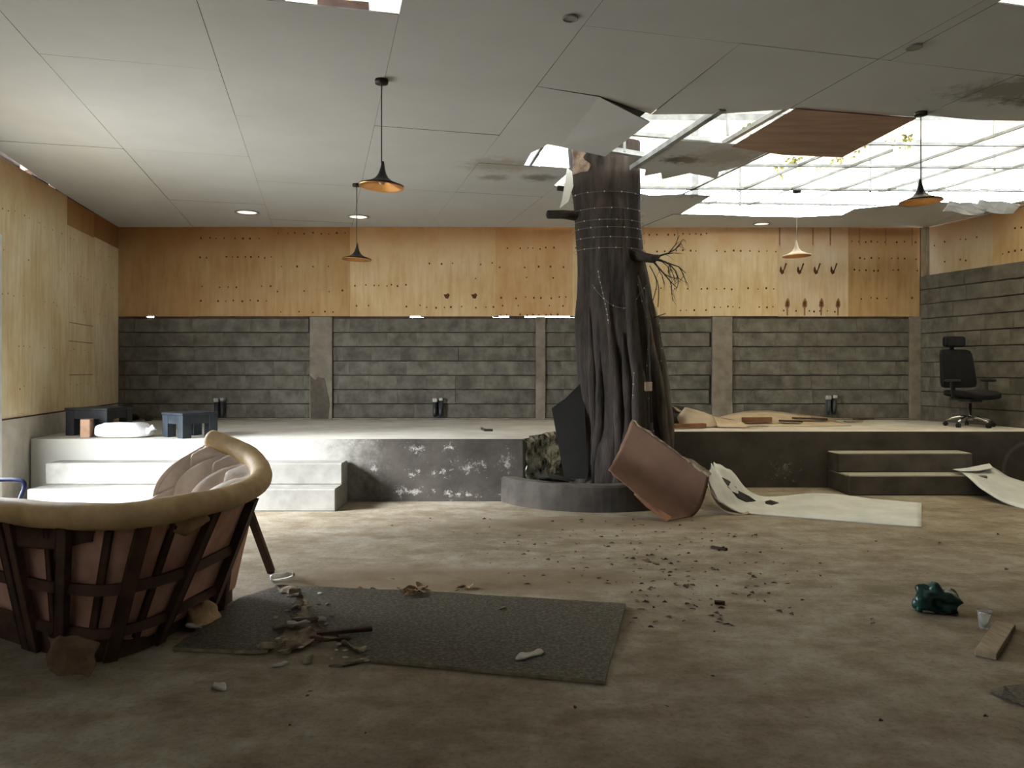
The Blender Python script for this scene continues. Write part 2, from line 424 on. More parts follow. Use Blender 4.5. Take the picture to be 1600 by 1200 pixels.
for c in range(nco):
    z = ZT + .035 + c * ch; s0 = -6.15
    for a, b in pillars:
        lay(wall_back, back_place, s0 + .003, a - .003, z, random.uniform(.08, .42), (ch - .014) / .213)
        s0 = b
for a, b in pillars:
    bm = BM(); box(bm, (a, YB - .05, ZT + .001), (b, YB + .03, 2.32), .006); crumple(bm, .004, 9)
    obj('pillar', bm, M['pillar'], wall_back)
# rough patch where render came away on the leftmost pillar
pp = [(-3.13, ZT + .02), (-2.86, ZT + .02), (-2.84, .98), (-2.88, 1.18), (-2.92, 1.36), (-3.02, 1.38), (-3.06, 1.33), (-3.14, 1.40)]
bm = BM(); a = [bm.verts.new((x, YB - .058, z)) for x, z in pp]; b = [bm.verts.new((x, YB - .04, z)) for x, z in pp]
bm.faces.new(a); bm.faces.new(b[::-1])
for i in range(len(pp)): bm.faces.new((a[i], a[(i + 1) % len(pp)], b[(i + 1) % len(pp)], b[i]))
obj('broken_render', bm, M['patch'], wall_back)
bm = BM(); box(bm, (-6.1, YB - .035, ZT), (6.2, YB + .02, ZT + .03), .005); obj('footing_course', bm, M['pillar'], wall_back)

# plywood over the blocks: one board each
def pcol(o, c): o.color = (*c, 1)
def board(parent, corners, nrm, th, col, name='plywood_panel'):
    """corners: 4 points of the room-side face"""
    bm = BM(); nrm = Vector(nrm); f = [bm.verts.new(Vector(c)) for c in corners]; g = [bm.verts.new(Vector(c) - nrm * th) for c in corners]
    bm.faces.new(f); bm.faces.new(g[::-1])
    for i in range(4): bm.faces.new((f[i], f[(i + 1) % 4], g[(i + 1) % 4], g[i]))
    o = obj(name, bm, M['ply'], parent); pcol(o, col); return o
px = [-6.15, -4.92, -3.70, -2.53, -1.385, -.25, .95, 2.08, 3.1, 4.15, 5.25, 6.37]
OR, YE, PA, BE, DK = (.48, .31, .15), (.63, .47, .27), (.68, .55, .35), (.63, .52, .37), (.40, .25, .12)
pc = [OR, (.48, .32, .16), (.49, .335, .17), YE, YE, (.60, .40, .21), (.66, .51, .30), PA, PA, BE, (.48, .325, .165)]
panels = []
for i in range(11):
    a, b = px[i] + .0006, px[i + 1] - .0006
    zb = 2.325 + random.uniform(0, .006) + (.003 if i in (5, 8) else 0)
    yy = YB - .004 + random.uniform(-.004, .004)
    panels.append((a, b, yy, board(wall_back, [(a, yy, zb), (b, yy, zb), (b, yy, ZCEIL + .01), (a, yy, ZCEIL + .01)], (0, -1, 0), .012, pc[i])))
for x in px:
    bm = BM(); box(bm, (x - .045, YB + .016, 2.315), (x + .045, YB + .08, ZCEIL + .03)); obj('stud', bm, M['wood'], wall_back)  # unseen studs set behind the joints to stop light
for a, b in ((-6.15, -5.72), (-5.6, -1.6), (-1.38, -.3), (-.05, .2), (.98, 6.37)):
    bm = BM(); box(bm, (a, YB + .0121, 2.30), (b, YB + .05, 2.37)); obj('sill_light_stop', bm, M['wood'], wall_back)  # unseen battens added to stop light under the boards
bm = BM(); box(bm, (-6.2, YB + .0121, 3.69), (6.4, YB + .06, 3.76)); obj('top_light_stop', bm, M['wood'], wall_back)  # unseen batten added to stop light along the board tops
# nail heads and rust marks on the boards, one joined part per board
def nails(parent, fn, spots, size, m=None, name='nail_heads'):
    bm = BM()
    for s, z in spots:
        r = size * random.uniform(.7, 1.25); vs = []
        k0 = random.uniform(0, 6)
        top = [bm.verts.new(fn(s + r * math.cos(k0 + k * math.pi / 3), z + r * 1.15 * math.sin(k0 + k * math.pi / 3), .002)) for k in range(6)]
        bot = [bm.verts.new(fn(s + r * math.cos(k0 + k * math.pi / 3), z + r * 1.15 * math.sin(k0 + k * math.pi / 3), 0)) for k in range(6)]
        bm.faces.new(top)
        for k in range(6): bm.faces.new((top[k], top[(k + 1) % 6], bot[(k + 1) % 6], bot[k]))
    o = obj(name, bm, m or M['rust'], parent); o['kind'] = 'stuff'; return o
def zpx(v, Y=12): return ZC - (v - CY) / FP * Y
rowsets = {0: [], 1: [372, 402, 448, 470], 2: [365, 416, 455, 488], 3: [446, 478], 4: [412, 434, 480], 5: [388, 417, 434, 465, 478, 492],
           6: [388, 417, 470], 7: [366, 392, 451, 485], 8: [392, 451, 480], 9: [486], 10: [378, 404, 422, 466]}
for i, (a, b, yy, o) in enumerate(panels):
    sp = []
    for v in rowsets[i]:
        z = zpx(v); s = a + random.uniform(.04, .1); step = random.choice([.1, .13, .2, .24])
        while s < b - .03:
            if random.random() < .72: sp.append((s + random.uniform(-.02, .02), z + random.uniform(-.012, .012)))
            s += step
    if sp: nails(o, lambda s, z, d, yy=yy: (s, yy - d, z), sp, .0135)
def streak(parent, pts, yy, m):
    bm = BM(); t = [bm.verts.new((x, yy - .003, z)) for x, z in pts]; q = [bm.verts.new((x, yy, z)) for x, z in pts]
    bm.faces.new(t); k = len(pts)
    for i in range(k): bm.faces.new((t[i], t[(i + 1) % k], q[(i + 1) % k], q[i]))
    return obj('rust_streak', bm, m, parent)
a, b, yy, o = panels[9]
for u in (1230, 1257, 1283, 1309):
    x = (u - CX) / 100
    z = zpx(476); streak(o, [(x - .012, z - .17), (x + .01, z - .17), (x + .012, z - .06), (x + .04, z - .02), (x + .035, z + .05), (x + .004, z + .11), (x - .03, z + .04), (x - .038, z - .02), (x - .014, z - .06)], yy, M['ruststain'])
    streak(o, [(x - .02, z - .03), (x + .02, z - .03), (x + .018, z + .035), (x, z + .06), (x - .018, z + .03)], yy - .002, M['rust'])
    z = zpx(426); x -= .09; streak(o, [(x - .03, z + .02), (x, z - .03), (x + .035, z - .01), (x + .04, z + .03), (x + .085, z + .14), (x + .06, z + .15), (x + .03, z + .05), (x + .01, z + .03), (x - .01, z + .1), (x - .025, z + .08)], yy, M['rust'])
a, b, yy, o = panels[4]
for u in (698, 741):
    x, z = (u - CX) / 100, zpx(463)
    streak(o, [(x - .05, z + .03), (x - .02, z - .03), (x + .02, z - .04), (x + .05, z + .02), (x + .02, z + .05), (x - .01, z + .03)], yy, M['rust'])
for i, us in ((9, (1218, 1245, 1270, 1297)), (10, (1343, 1384)), (10, (1425,))):
    a, b, yy, o = panels[i]
    for u in us:
        x = (u - CX) / 100
        streak(o, [(x - .008, 3.45), (x + .006, 3.42), (x + .012, 3.71), (x - .012, 3.71)], yy, M['ruststain'])

# --- left wall (angled): low masonry, plywood above, big doorway towards the yard
NL = Vector((1, .206, 0)).normalized()                  # into the room
def lw(y, z, d=0):
    p = Vector((xl(y), y, z)); return p + NL * d
def lslab(bm, y0, y1, z0, z1, d0, d1):
    a = [lw(y0, z0, d0), lw(y1, z0, d0), lw(y1, z0, d1), lw(y0, z0, d1)]
    lo = [bm.verts.new(p) for p in a]; hi = [bm.verts.new(p + Vector((0, 0, z1 - z0))) for p in a]
    bm.faces.new(lo[::-1]); bm.faces.new(hi)
    for i in range(4): bm.faces.new((lo[i], lo[(i + 1) % 4], hi[(i + 1) % 4], hi[i]))
    return bm
OY0, OY1, OZ = 5.85, 7.93, 2.9     # doorway
bm = BM(); lslab(bm, 12.0, OY1, 0, .965, -.2, 0); lslab(bm, OY0, YF, 0, ZCEIL, -.2, 0); lslab(bm, OY1, OY0, OZ, ZCEIL, -.2, -.02); lslab(bm, 12.2, YF, ZCEIL + .05, 5.1, -.2, -.1)  # topmost slab is an unseen strip added to keep sun out above the ceiling
wall_left = struct('wall_left', bm, M['masonry'])
for y0, y1, z0, z1, col in ((12.0, 10.88, .975, 3.38, (.84, .75, .54)), (12.0, 10.88, 3.385, ZCEIL, (.42, .24, .10)), (10.875, 9.86, .975, 3.36, (.84, .75, .54)),
                            (10.875, 9.86, 3.365, ZCEIL - .01, (.50, .32, .14)), (9.855, 8.9, .98, ZCEIL - .002, (.84, .75, .54)), (8.895, 7.95, .97, ZCEIL - .004, (.84, .75, .54))):
    d = random.uniform(-.0012, .0012)
    f = [lw(y0, z0, d), lw(y1, z0, d), lw(y1, z1, d), lw(y0, z1, d)]
    o = board(wall_left, f, NL, .012, col)
    sp = []
    for z in (1.3, 1.75, 2.3, 2.75, 3.2):
        if z0 < z < z1: sp += [(y1 + .1 + k * .13 + random.uniform(-.02, .02), z + random.uniform(-.02, .02)) for k in range(int((y0 - y1 - .15) / .13)) if random.random() < .5]
    if sp: nails(o, lambda s, z, dd, d=d: lw(s, z, d + dd), sp, .008, M['ruststain'])
for y0, y1 in ((12.1, 9.5), (9.3, 8.8), (8.5, 7.9)):
    bm = BM(); lslab(bm, y0, y1, 3.62, 3.78, -.08, -.013); obj('top_light_stop', bm, M['wood'], wall_left)  # unseen battens added to narrow the bright gap at the ceiling
bm = BM(); lslab(bm, 12.1, OY1, .98, 3.6, -.10, -.0135); obj('panel_light_stop', bm, M['wood'], wall_left)  # unseen slab added to stop light between the boards
# dark ledge line under the boards
bm = BM(); lslab(bm, 11.98, OY1, .962, .978, -.02, .006); obj('ledge', bm, M['wood'], wall_left)
# battens on the left boards
for z in (1.42, 1.86, 2.1):
    bm = BM(); lslab(bm, 10.82, 9.92, z, z + .012, -.01, .004); obj('joint_strip', bm, M['palewood'], wall_left)
# doorway frame
bm = BM(); lslab(bm, OY1 + .06, OY1 - .03, 0, OZ, -.2, .015)
door = struct('door_1', bm, M['whitemetal'])
bm = BM(); lslab(bm, OY0, OY0 - .06, 0, OZ, -.2, .015); obj('jamb', bm, M['whitemetal'], door)
bm = BM(); lslab(bm, OY1, OY0, OZ - .06, OZ, -.2, .012); obj('lintel', bm, M['whitemetal'], door)

# --- right wall: blocks to 2.95, boards above
def rslab(bm, y0, y1, z0, z1, d0, d1):
    a = [rw(y0, z0, d0), rw(y1, z0, d0), rw(y1, z0, d1), rw(y0, z0, d1)]
    lo = [bm.verts.new(p) for p in a]; hi = [bm.verts.new(p + Vector((0, 0, z1 - z0))) for p in a]
    bm.faces.new(lo[::-1]); bm.faces.new(hi)
    for i in range(4): bm.faces.new((lo[i], lo[(i + 1) % 4], hi[(i + 1) % 4], hi[i]))
    return bm
bm = BM(); rslab(bm, 12.2, YF, 0, 2.99, -.22, -.115); rslab(bm, 12.2, YF, 0, 2.95, -.12, -.02); rslab(bm, 7.6, YF, 2.96, ZCEIL, -.22, -.13)
wall_right = struct('wall_right', bm, M['mortar'])
LR = math.hypot(1, .3)
def right_place(o, s, z, sc):
    o.location = rw(12 - s / LR, z, .012 + random.uniform(-.005, .005)); o.rotation_euler.z = math.atan2(DR.y, DR.x); o.scale.x = sc
nr = 10; chr_ = (2.97 - ZT - .01) / nr
for c in range(nr):
    lay(wall_right, right_place, .03, 5.6, ZT + .005 + c * chr_, random.uniform(.06, .42), (chr_ - .014) / .213)
rp = [11.97, 10.85, 9.7, 8.55, 7.4]
for i in range(4):
    y0, y1 = rp[i] - .0005, rp[i + 1] + .0005
    o = board(wall_right, [rw(y0, 2.955, -.10), rw(y1, 2.955, -.10), rw(y1, ZCEIL - .012, -.10), rw(y0, ZCEIL - .012, -.10)], NR, .012, [BE, YE, PA, YE][i])
    sp = [(rp[i] - .15 - k * .09, z + random.uniform(-.02, .02)) for z in (3.12, 3.42) for k in range(10) if random.random() < .6]
    nails(o, lambda s, z, dd: rw(s, z, -.10 + dd), sp, .013)
bm = BM(); box(bm, (XR + .005, 11.9, 2.94), (XR + .10, 11.97, ZCEIL - .012)); obj('corner_stud', bm, M['palewood'], wall_right)
bm = BM(); rslab(bm, 12.1, 7.4, 3.66, 3.80, -.17, -.113); obj('top_light_stop', bm, M['wood'], wall_right)  # unseen batten added to block light along the ceiling line
for y in [12.1] + rp[1:]:
    bm = BM(); rslab(bm, y + .04, y - .04, 2.94, ZCEIL, -.18, -.114); obj('stud', bm, M['wood'], wall_right)
bm = BM(); box(bm, (xl(YF) - .4, YF - .2, 0), (xr(YF) + .3, YF, ZCEIL)); struct('wall_front', bm, M['masonry'])

# ------------------------------------------------------------------ ceiling: sheets on their own grid, some missing
E1, E2 = Vector((.9701, .2425)), Vector((-.2425, .9701))
def W(a, b): return E1 * a + E2 * b
def clip(poly, p0, nrm):
    out = []
    for i in range(len(poly)):
        a, b = poly[i], poly[(i + 1) % len(poly)]
        da, db = (a - p0).dot(nrm), (b - p0).dot(nrm)
        if da >= 0: out.append(a)
        if da * db < 0: out.append(a + (b - a) * (da / (da - db)))
    return out
def in_room(poly):
    poly = [Vector((p[0], p[1])) for p in poly]
    for p0, nr_ in ((Vector((xl(12) + .004, 12)), Vector((NL.x, NL.y))), (Vector((0, 11.99)), Vector((0, -1))), (rw(6, 0, -.098).xy, NR.xy), (Vector((0, YF)), Vector((0, 1)))):
        poly = clip(poly, p0, nr_)
        if len(poly) < 3: return None
    return poly
ceiling = bpy.data.objects.new('ceiling', None); C.objects.link(ceiling); ceiling['kind'] = 'structure'
M['darkedge'] = pmat('dark_board_edge', (.05, .045, .04), (.12, .11, .1), 6, 1)  # side faces of the sheets coloured dark for dark seams
M['dark'] = pmat('light_stop', (.02, .02, .018), (.04, .038, .035), 6, 1)  # for unseen slabs added above the ceiling to stop light leaks
def sheet(poly, dz=0, m=None, sag=None, gap=True, room=True, label=None, back=False):
    if room:
        poly = in_room(poly)
        if not poly: return None
    n = len(poly); c = sum((Vector((p[0], p[1])) for p in poly), Vector((0, 0))) / n
    q = []
    for i, p in enumerate(poly):
        p = Vector((p[0], p[1])); d = (c - p).normalized() * .0025 if gap else Vector((0, 0))
        z = dz + random.uniform(-.0015, .0015) + (sag[i] if sag and len(sag) == n else 0)
        q.append((p.x + d.x, p.y + d.y, z))
    bm = BM(); prism(bm, q, ZCEIL, ZCEIL + .009)
    bm.normal_update()
    for f in bm.faces: f.material_index = 1 if abs(f.normal.z) < .5 else 0
    o = obj('ceiling_sheet', bm, [m or M['ceil'], M['darkedge']], ceiling)
    if back:
        bm = BM(); bq = [Vector((p[0], p[1])) for p in poly]
        prism(bm, [tuple(p + (p - c).normalized() * .06) for p in bq], ZCEIL + .022, ZCEIL + .03); obj('backing', bm, M['dark'], ceiling)  # unseen slab added over the joints against light leaks
    if label: o['label'] = label
    return o
def rect(a0, a1, b0, b1): return [W(a0, b0), W(a1, b0), W(a1, b1), W(a0, b1)]
cols = [-3.15, -1.92, -.72, .48, 1.65, 2.78, 3.88, 5.10, 6.30, 7.50, 8.70, 9.9]
for i in range(11):
    a0, a1 = cols[i], cols[i + 1]
    rows = [-6, -4.9, -2.5, -.1, 2.3, 4.84 if i == 2 else 4.7, 7.1, 9.5, 11.9, 14.3]
    if i == 0: rows = [-6, -3.55, -1.15, 1.25, 3.65, 6.05, 8.45, 10.85, 13.3]
    if i == 1: rows = [-6, -3.55, -1.15, 1.25, 3.65, 6.05, 7.1, 8.45, 10.85, 13.3]
    for b0, b1 in zip(rows, rows[1:]):
        if i == 2 and b0 == 2.3: continue                       # missing sheet over the foreground
        if i == 6 and b0 == 2.3:
            sheet(rect(a0, a1, 2.3, 3.3)); sheet(rect(a0, 3.98, 3.3, 4.7)); sheet(rect(3.98, a1, 3.80, 4.7)); continue
        if i >= 4 and b1 > 4.8: continue
        dz = random.uniform(-.002, .002)
        sheet(rect(a0, a1, b0, b1), dz, back=not (i in (2, 3) and 1 < b0 < 5))
# around the trunk and the hole
sheet([W(1.65, 4.7), W(2.78, 4.7), W(2.79, 6.19), W(2.2, 5.88), W(1.65, 5.80)], 0, None, [0] * 5)
sheet([W(1.65, 5.80), W(2.2, 5.88), W(2.79, 6.2), W(2.84, 7.42), W(2.3, 7.25), W(1.65, 7.1)], 0, None, [0, -.008, -.07, -.035, -.02, 0])
bm = BM(); prism(bm, [tuple(W(a_, b_)) for a_, b_ in ((1.7, 5.6), (2.76, 5.9), (2.76, 6.5), (1.7, 6.5))], ZCEIL + .024, ZCEIL + .032); obj('backing', bm, M['dark'], ceiling)  # unseen slab added to keep light out of the crack
bm = BM(); prism(bm, [tuple(W(a_, b_)) for a_, b_ in ((2.7, 4.7), (2.86, 4.7), (2.86, 6.1), (2.7, 6.1))], ZCEIL + .012, ZCEIL + .02); obj('backing', bm, M['dark'], ceiling)  # unseen strip added to stop light through the seam
sheet([W(1.65, 7.1), W(2.2, 7.2), W(2.1, 7.6), W(2.16, 8.1), W(1.65, 8.1)])
sheet([W(1.65, 8.1), W(2.72, 8.1), W(2.74, 8.9), W(2.80, 8.95), W(2.80, 9.5), W(1.65, 9.5)])
sheet(rect(1.65, 2.78, 9.5, 11.9), back=True); sheet(rect(1.65, 2.78, 11.9, 14), back=True)
sheet([W(2.78, 4.7), W(3.88, 4.7), W(3.88, 5.8), W(3.35, 6.02), W(2.78, 6.14)], 0, None, [0, 0, .0, -.01, -.02])
sheet([W(3.88, 4.7), W(5.1, 4.7), W(5.1, 5.7), W(3.88, 5.78)])
sheet([W(3.9, 5.72), W(5.08, 5.68), W(5.12, 6.72), W(4.5, 6.82), W(3.9, 6.76)], -.02, M['brownsheet'], [-.0, 0, -.06, -.05, -.03], label='brown unpainted ceiling board hanging beside the open roof')
for i in range(7, 11): sheet([W(cols[i], 4.7), W(cols[i + 1], 4.7), W(cols[i + 1], 5.6 + random.uniform(-.08, .08)), W((cols[i] + cols[i + 1]) / 2, 5.62 + random.uniform(-.05, .05)), W(cols[i], 5.64)])
sheet([W(3.38, 6.82), W(4.42, 6.78), W(4.43, 7.55), W(4.34, 7.78), W(4.46, 8.06), W(4.05, 7.92), W(3.86, 8.25), W(3.72, 7.98), W(3.6, 8.16), W(3.5, 7.9), W(3.38, 7.85)], -.01, None, None, True, False)
sheet([W(2.78, 8.95), W(3.9, 9.02), W(4.1, 9.12), W(4.5, 8.95), W(4.86, 8.92), W(5.02, 10.1), W(5.04, 12.5), W(2.78, 12.5)])
sheet([W(4.9, 10.1), (2.9, 11.02), (3.5, 11.15), (4.2, 11.2), (4.75, 11.05), (4.95, 12), (2.0, 12)], -.006)
sheet([(4.75, 11.05), (4.72, 10.6), (5.0, 10.3), (5.6, 10.28), (6.1, 10.12), (7.3, 10.25), (6.9, 11.99), (4.9, 11.99)], -.004, None, [0, -.01, -.03, .02, -.04, 0, 0, 0])
# torn strips hanging on the far edge
for (x, y, L) in ((5.75, 10.1, .16), (6.1, 10.02, .2)):
    bm = BM(); rws = [[Vector((x + i * .12, y - .02 * i + k * .05, ZCEIL - .02 * i - k * .035 - .015 * math.sin(i * 2 + k))) for i in range(5)] for k in range(4)]
    loft(bm, rws, .006); obj('torn_sheet_edge', bm, M['gypsum'], ceiling)
# metal grid left bare in the hole
def channel(a, b, wd=.035, th=.03, z=ZCEIL + .03):
    bm = BM(); bar(bm, (a[0], a[1], z), (b[0], b[1], z), wd, th); return obj('metal_channel', bm, M['galv'], ceiling)
for y0, x0, x1, sl in ((7.72, 2.7, 7.4, .02), (8.55, 2.3, 7.2, .02), (9.62, 1.35, 7.0, .02), (10.45, 2.2, 5.0, .02)):
    channel((x0, y0 - .1), (x1, y0 + .08), .05 if y0 == 9.62 else .03)
channel(W(3.32, 5.9), W(3.34, 7.9), .06, .05, ZCEIL + .0)
channel(W(3.88, 5.8), W(3.9, 6.9), .05, .04)
channel(W(5.12, 5.6), W(5.12, 10.2), .02); channel(W(6.3, 5.6), W(6.3, 8.9), .02)
channel(W(4.5, 6.7), W(4.5, 9.2)); channel(W(5.7, 6.7), W(5.7, 9.8), .015); channel(W(6.9, 5.7), W(6.9, 8.4), .015); channel(W(7.5, 5.6), W(7.5, 8.2), .015)
channel(W(2.15, 7.2), W(2.25, 8.2), .03)
channel(P(942, 236, 8.0).xy, P(1004, 246, 8.25).xy, .07, .05, 3.80)
channel(P(930, 232, 7.6).xy, P(1110, 236, 7.9).xy, .045, .04, 3.86)
def hanger(x, y, z1): 
    bm = BM(); box(bm, (x - .012, y - .012, ZCEIL), (x + .012, y + .012, z1)); obj('hanger', bm, M['galv'], ceiling)
for x, y in ((1.15, 7.85), (2.05, 7.3), (5.4, 8.6), (6.0, 7.8), (3.1, 10.45), (4.5, 9.65)): hanger(x, y, 4.35)

# ------------------------------------------------------------------ roof above: metal on the closed side, translucent sheets added to dim the hole's daylight
def corrugated(x0, x1, y0, y1, zf, pitch=.12, amp=.018):
    bm = BM(); n = max(2, int((x1 - x0) / pitch * 2)); rows = []
    for yy in (y0, y1):
        rows.append([Vector((x0 + (x1 - x0) * i / n, yy, zf(yy) + (amp if i % 2 else -amp))) for i in range(n + 1)])
    return loft(bm, rows, .004)
def zr(y): return 4.55 + .03 * (12.6 - y)
roof = bpy.data.objects.new('roof', None); C.objects.link(roof); roof['kind'] = 'structure'
k = -7.2
while k < .4:
    k1 = min(k + .95, .42)
    if -2.6 < k < -1.0:
        obj('roof_sheet', corrugated(k, k1, YF - .6, 5.8, zr), M['metalroof'], roof); obj('added_translucent_sheet', corrugated(k, k1, 5.8, 8.4, zr), M['poly'], roof); obj('roof_sheet', corrugated(k, k1, 8.4, 12.7, zr), M['metalroof'], roof)  # translucent strip added to brighten the gap of the missing sheet
    else: obj('roof_sheet', corrugated(k, k1, YF - .6, 12.7, zr), M['metalroof'], roof)
    k += .95
obj('roof_sheet', corrugated(.42, 11.2, YF - .6, 4.2, zr), M['metalroof'], roof)
k = .42
while k < 10.6:
    obj('added_translucent_sheet', corrugated(k, min(k + .97, 11.2), 4.2, 12.7, zr), M['poly'], roof); k += .97  # added sheets, their transmission tuned to weaken light through the hole
for y in (-1, 1.2, 3.4, 6.4, 9.4, 12.5):
    bm = BM(); box(bm, (-7.1, y - .02, zr(y) - .10), (11.1, y + .02, zr(y) - .025)); obj('purlin', bm, M['galv'], roof)
for x, y in ((5.5, 10.4), (2.35, 9.9), (6.3, 9.2)):
    bm = BM(); box(bm, (x - .045, y - .045, ZCEIL - .0), (x + .045, y + .045, zr(y) - .02)); obj('post', bm, M['galv'], roof)
# timbers over the missing sheet in the foreground
for (u0, v0, u1, v1, Y, m_) in ((500, 8, 578, 20, 4.85, 'wood'),):
    pass
def tbeam(a, b, wd, th, m_):
    bm = BM(); bar(bm, a, b, wd, th, bev=.004); return obj('timber', bm, m_, roof)
tbeam((-1.25, 4.95, 3.84), (-.93, 5.0, 3.835), .1, .07, M['wood']); tbeam((-1.9, 4.85, 3.87), (-1.455, 4.9, 3.865), .1, .07, M['wood'])

# ------------------------------------------------------------------ platform, steps, planter
plan = [(xl(8.7) + .02, 8.7), (.12, 8.72), (.2, 8.86), (.2, 9.1), (.36, 9.35), (.42, 9.62), (.58, 9.85), (.6, 10.15), (1.9, 10.2), (1.98, 9.95), (2.0, 9.74), (xr(9.75) - .002, 9.75), (xr(11.985) - .002, 11.985), (xl(11.985) + .02, 11.985)]
bm = BM(); prism(bm, plan, 0, ZT)
for f in bm.faces: f.material_index = 1 if abs(f.normal.z) < .3 else 0
bm.normal_update()
for f in bm.faces: f.material_index = 0 if f.normal.z > .5 or f.normal.z < -.5 else 1
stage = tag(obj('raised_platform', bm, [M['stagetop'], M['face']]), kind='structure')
# broken edge by the tree: exposed aggregate
e = [(.12, 8.70), (.2, 8.85), (.21, 9.1), (.37, 9.35), (.43, 9.62), (.59, 9.86)]
cur = smooth_curve([(x, y, 0) for x, y in e], 22); rows = []
for j in range(16):
    z = .02 + (ZT + .004 - .02) * j / 15
    rows.append([Vector((p.x + .035 + .05 * nz3((p.x, p.y, z), 7) + .03 * nz3((p.x, p.y, z), 19) - (.03 if j == 15 else 0), p.y - .02, z)) for p in cur])
bm = BM(); loft(bm, rows); obj('broken_edge', bm, M['rubblestone'], stage)

def steps(name, label, x0, x1, yb, d1, d2, h, m_):
    t = thing(name, label, 'steps', ((x0 + x1) / 2, yb, 0)); L = (x1 - x0) / 2
    for dep, hh in ((d1, h), (d2, 2 * h)):
        bm = BM(); box(bm, (-L, -dep, 0), (L, -.002, hh), .012) if hh == h else box(bm, (-L, -dep, h + .0), (L, -.002, hh), .012)
        crumple(bm, .006, 5, hh)
        obj('step', bm, m_, t)
    return t
steps('concrete_steps', 'pale concrete steps in the daylight beside the sofa', -5.12, -1.86, 8.7, .60, .28, .235, M['step'])
M['stepdark'] = pmat('dark_step_concrete', (.07, .062, .052), (.12, .106, .09), 4, .9, .3)  # darkened step concrete, the shade on the risers painted in
toplit_dust(M['stepdark'], (.36, .33, .27)); toplit_dust(M['planter'], (.10, .09, .072))
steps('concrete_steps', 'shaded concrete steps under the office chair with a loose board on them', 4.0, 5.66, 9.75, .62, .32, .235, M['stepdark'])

# planter ring round the tree
pl = thing('tree_planter', 'low curved concrete planter wall around the tree base', 'planter', (.95, 9.25, 0))
bm = BM(); A0, A1, N = R(188), R(352), 40; rows = []
prof = [(1.22, 0), (1.215, .26), (1.2, .285), (1.06, .285), (1.04, .26), (1.04, .0)]
for i in range(N + 1):
    a = A0 + (A1 - A0) * i / N
    rows.append([Vector((r * math.cos(a) * (.98), r * math.sin(a), z + (.008 * nz3((a * 3, z, 0), 2)) * (z > 0))) for r, z in prof])
loft(bm, rows, 0, True); bm.faces.new([v for v in bm.verts][:len(prof)])
bm.verts.ensure_lookup_table(); bm.faces.new([bm.verts[len(bm.verts) - len(prof) + i] for i in range(len(prof))])
obj('planter_wall', bm, M['planter'], pl)
bm = BM(); rr = [(0, .2)] + [(r, .19 + .03 * math.sin(r * 9)) for r in (.3, .6, .85, 1.06)]; lathe(bm, rr, 30); crumple(bm, .03, 4); obj('soil', bm, M['soil'], pl)

# ------------------------------------------------------------------ tree trunk
tr = thing('large_tree', 'thick dark tree trunk rising through the broken ceiling', 'tree', (1.2, 8.9, 0))
TZ = [(.1, 1.245, .62), (.45, 1.26, .575), (.88, 1.28, .535), (1.33, 1.255, .51), (1.7, 1.22, .485), (2.07, 1.19, .47), (2.44, 1.165, .43), (2.81, 1.135, .385), (3.33, 1.10, .39), (3.7, 1.08, .405), (4.08, 1.075, .42)]
def trunk_at(z):
    for (z0, x0, r0), (z1, x1, r1) in zip(TZ, TZ[1:]):
        if z <= z1: f = max(0, (z - z0) / (z1 - z0)); return x0 + (x1 - x0) * f, r0 + (r1 - r0) * f
    return TZ[-1][1:]
def trunk_r(th, z):
    x, r = trunk_at(z); g = max(0, (2.7 - z) / 2.7)
    fl = .05 * math.cos(5 * th + .5 * z + 1) + (.04 + .055 * g) * (1 - .5 * abs(math.sin(3 * th + z))) * math.cos(9 * th - .25 * z + 2 * nz3((z * .6, th, 0), .8)) + .05 * g * g * math.cos(14 * th + .4 * z)
    fl += .16 * (.3 + g) * (abs(nz3((math.cos(th), math.sin(th), z * .16 + .1 * math.sin(z * 2)), 3.2, 4)) - .22)
    # one bold root running down the camera side
    tw = R(-75) + .28 * (z - 2.4) * -1 * .5
    d = (th - tw + math.pi) % (2 * math.pi) - math.pi; fl += .09 * math.exp(-(d / .16) ** 2) * (1 if z < 3.4 else .3)
    d = (th - R(-38) + math.pi) % (2 * math.pi) - math.pi; fl += .08 * g * math.exp(-(d / .2) ** 2)
    d = (th - R(-56) + math.pi) % (2 * math.pi) - math.pi; fl -= .10 * math.exp(-(d / .12) ** 2) * min(1, g * 1.8)
    ct = (math.cos(th), math.sin(th), z)
    return r * (1 + fl + .05 * nz3((ct[0], ct[1], z * .35), 4)) * .965
bm = BM(); rows = []; NZ, NT = 100, 170
for j in range(NZ + 1):
    z = .1 + (4.08 - .1) * j / NZ; x, r = trunk_at(z)
    rows.append([Vector((x - 1.2 + trunk_r(2 * math.pi * k / NT, z) * math.cos(2 * math.pi * k / NT), trunk_r(2 * math.pi * k / NT, z) * math.sin(2 * math.pi * k / NT), z + (.05 * nz3((k * .3, 0, 0), 1) if j == NZ else 0))) for k in range(NT)])
loft(bm, rows, 0, True); bm.verts.ensure_lookup_table(); bm.faces.new([bm.verts[NZ * NT + k] for k in range(NT)])
obj('trunk', bm, M['bark'], tr, True)
def tl(p): return Vector(p) - Vector((1.2, 8.9, 0))
M['barkgrey'] = pmat('grey_root_bark', (.03, .025, .021), (.15, .125, .105), 5, .9, .6, .015, stretch=(3, 3, .5), lo=.3, hi=.7)
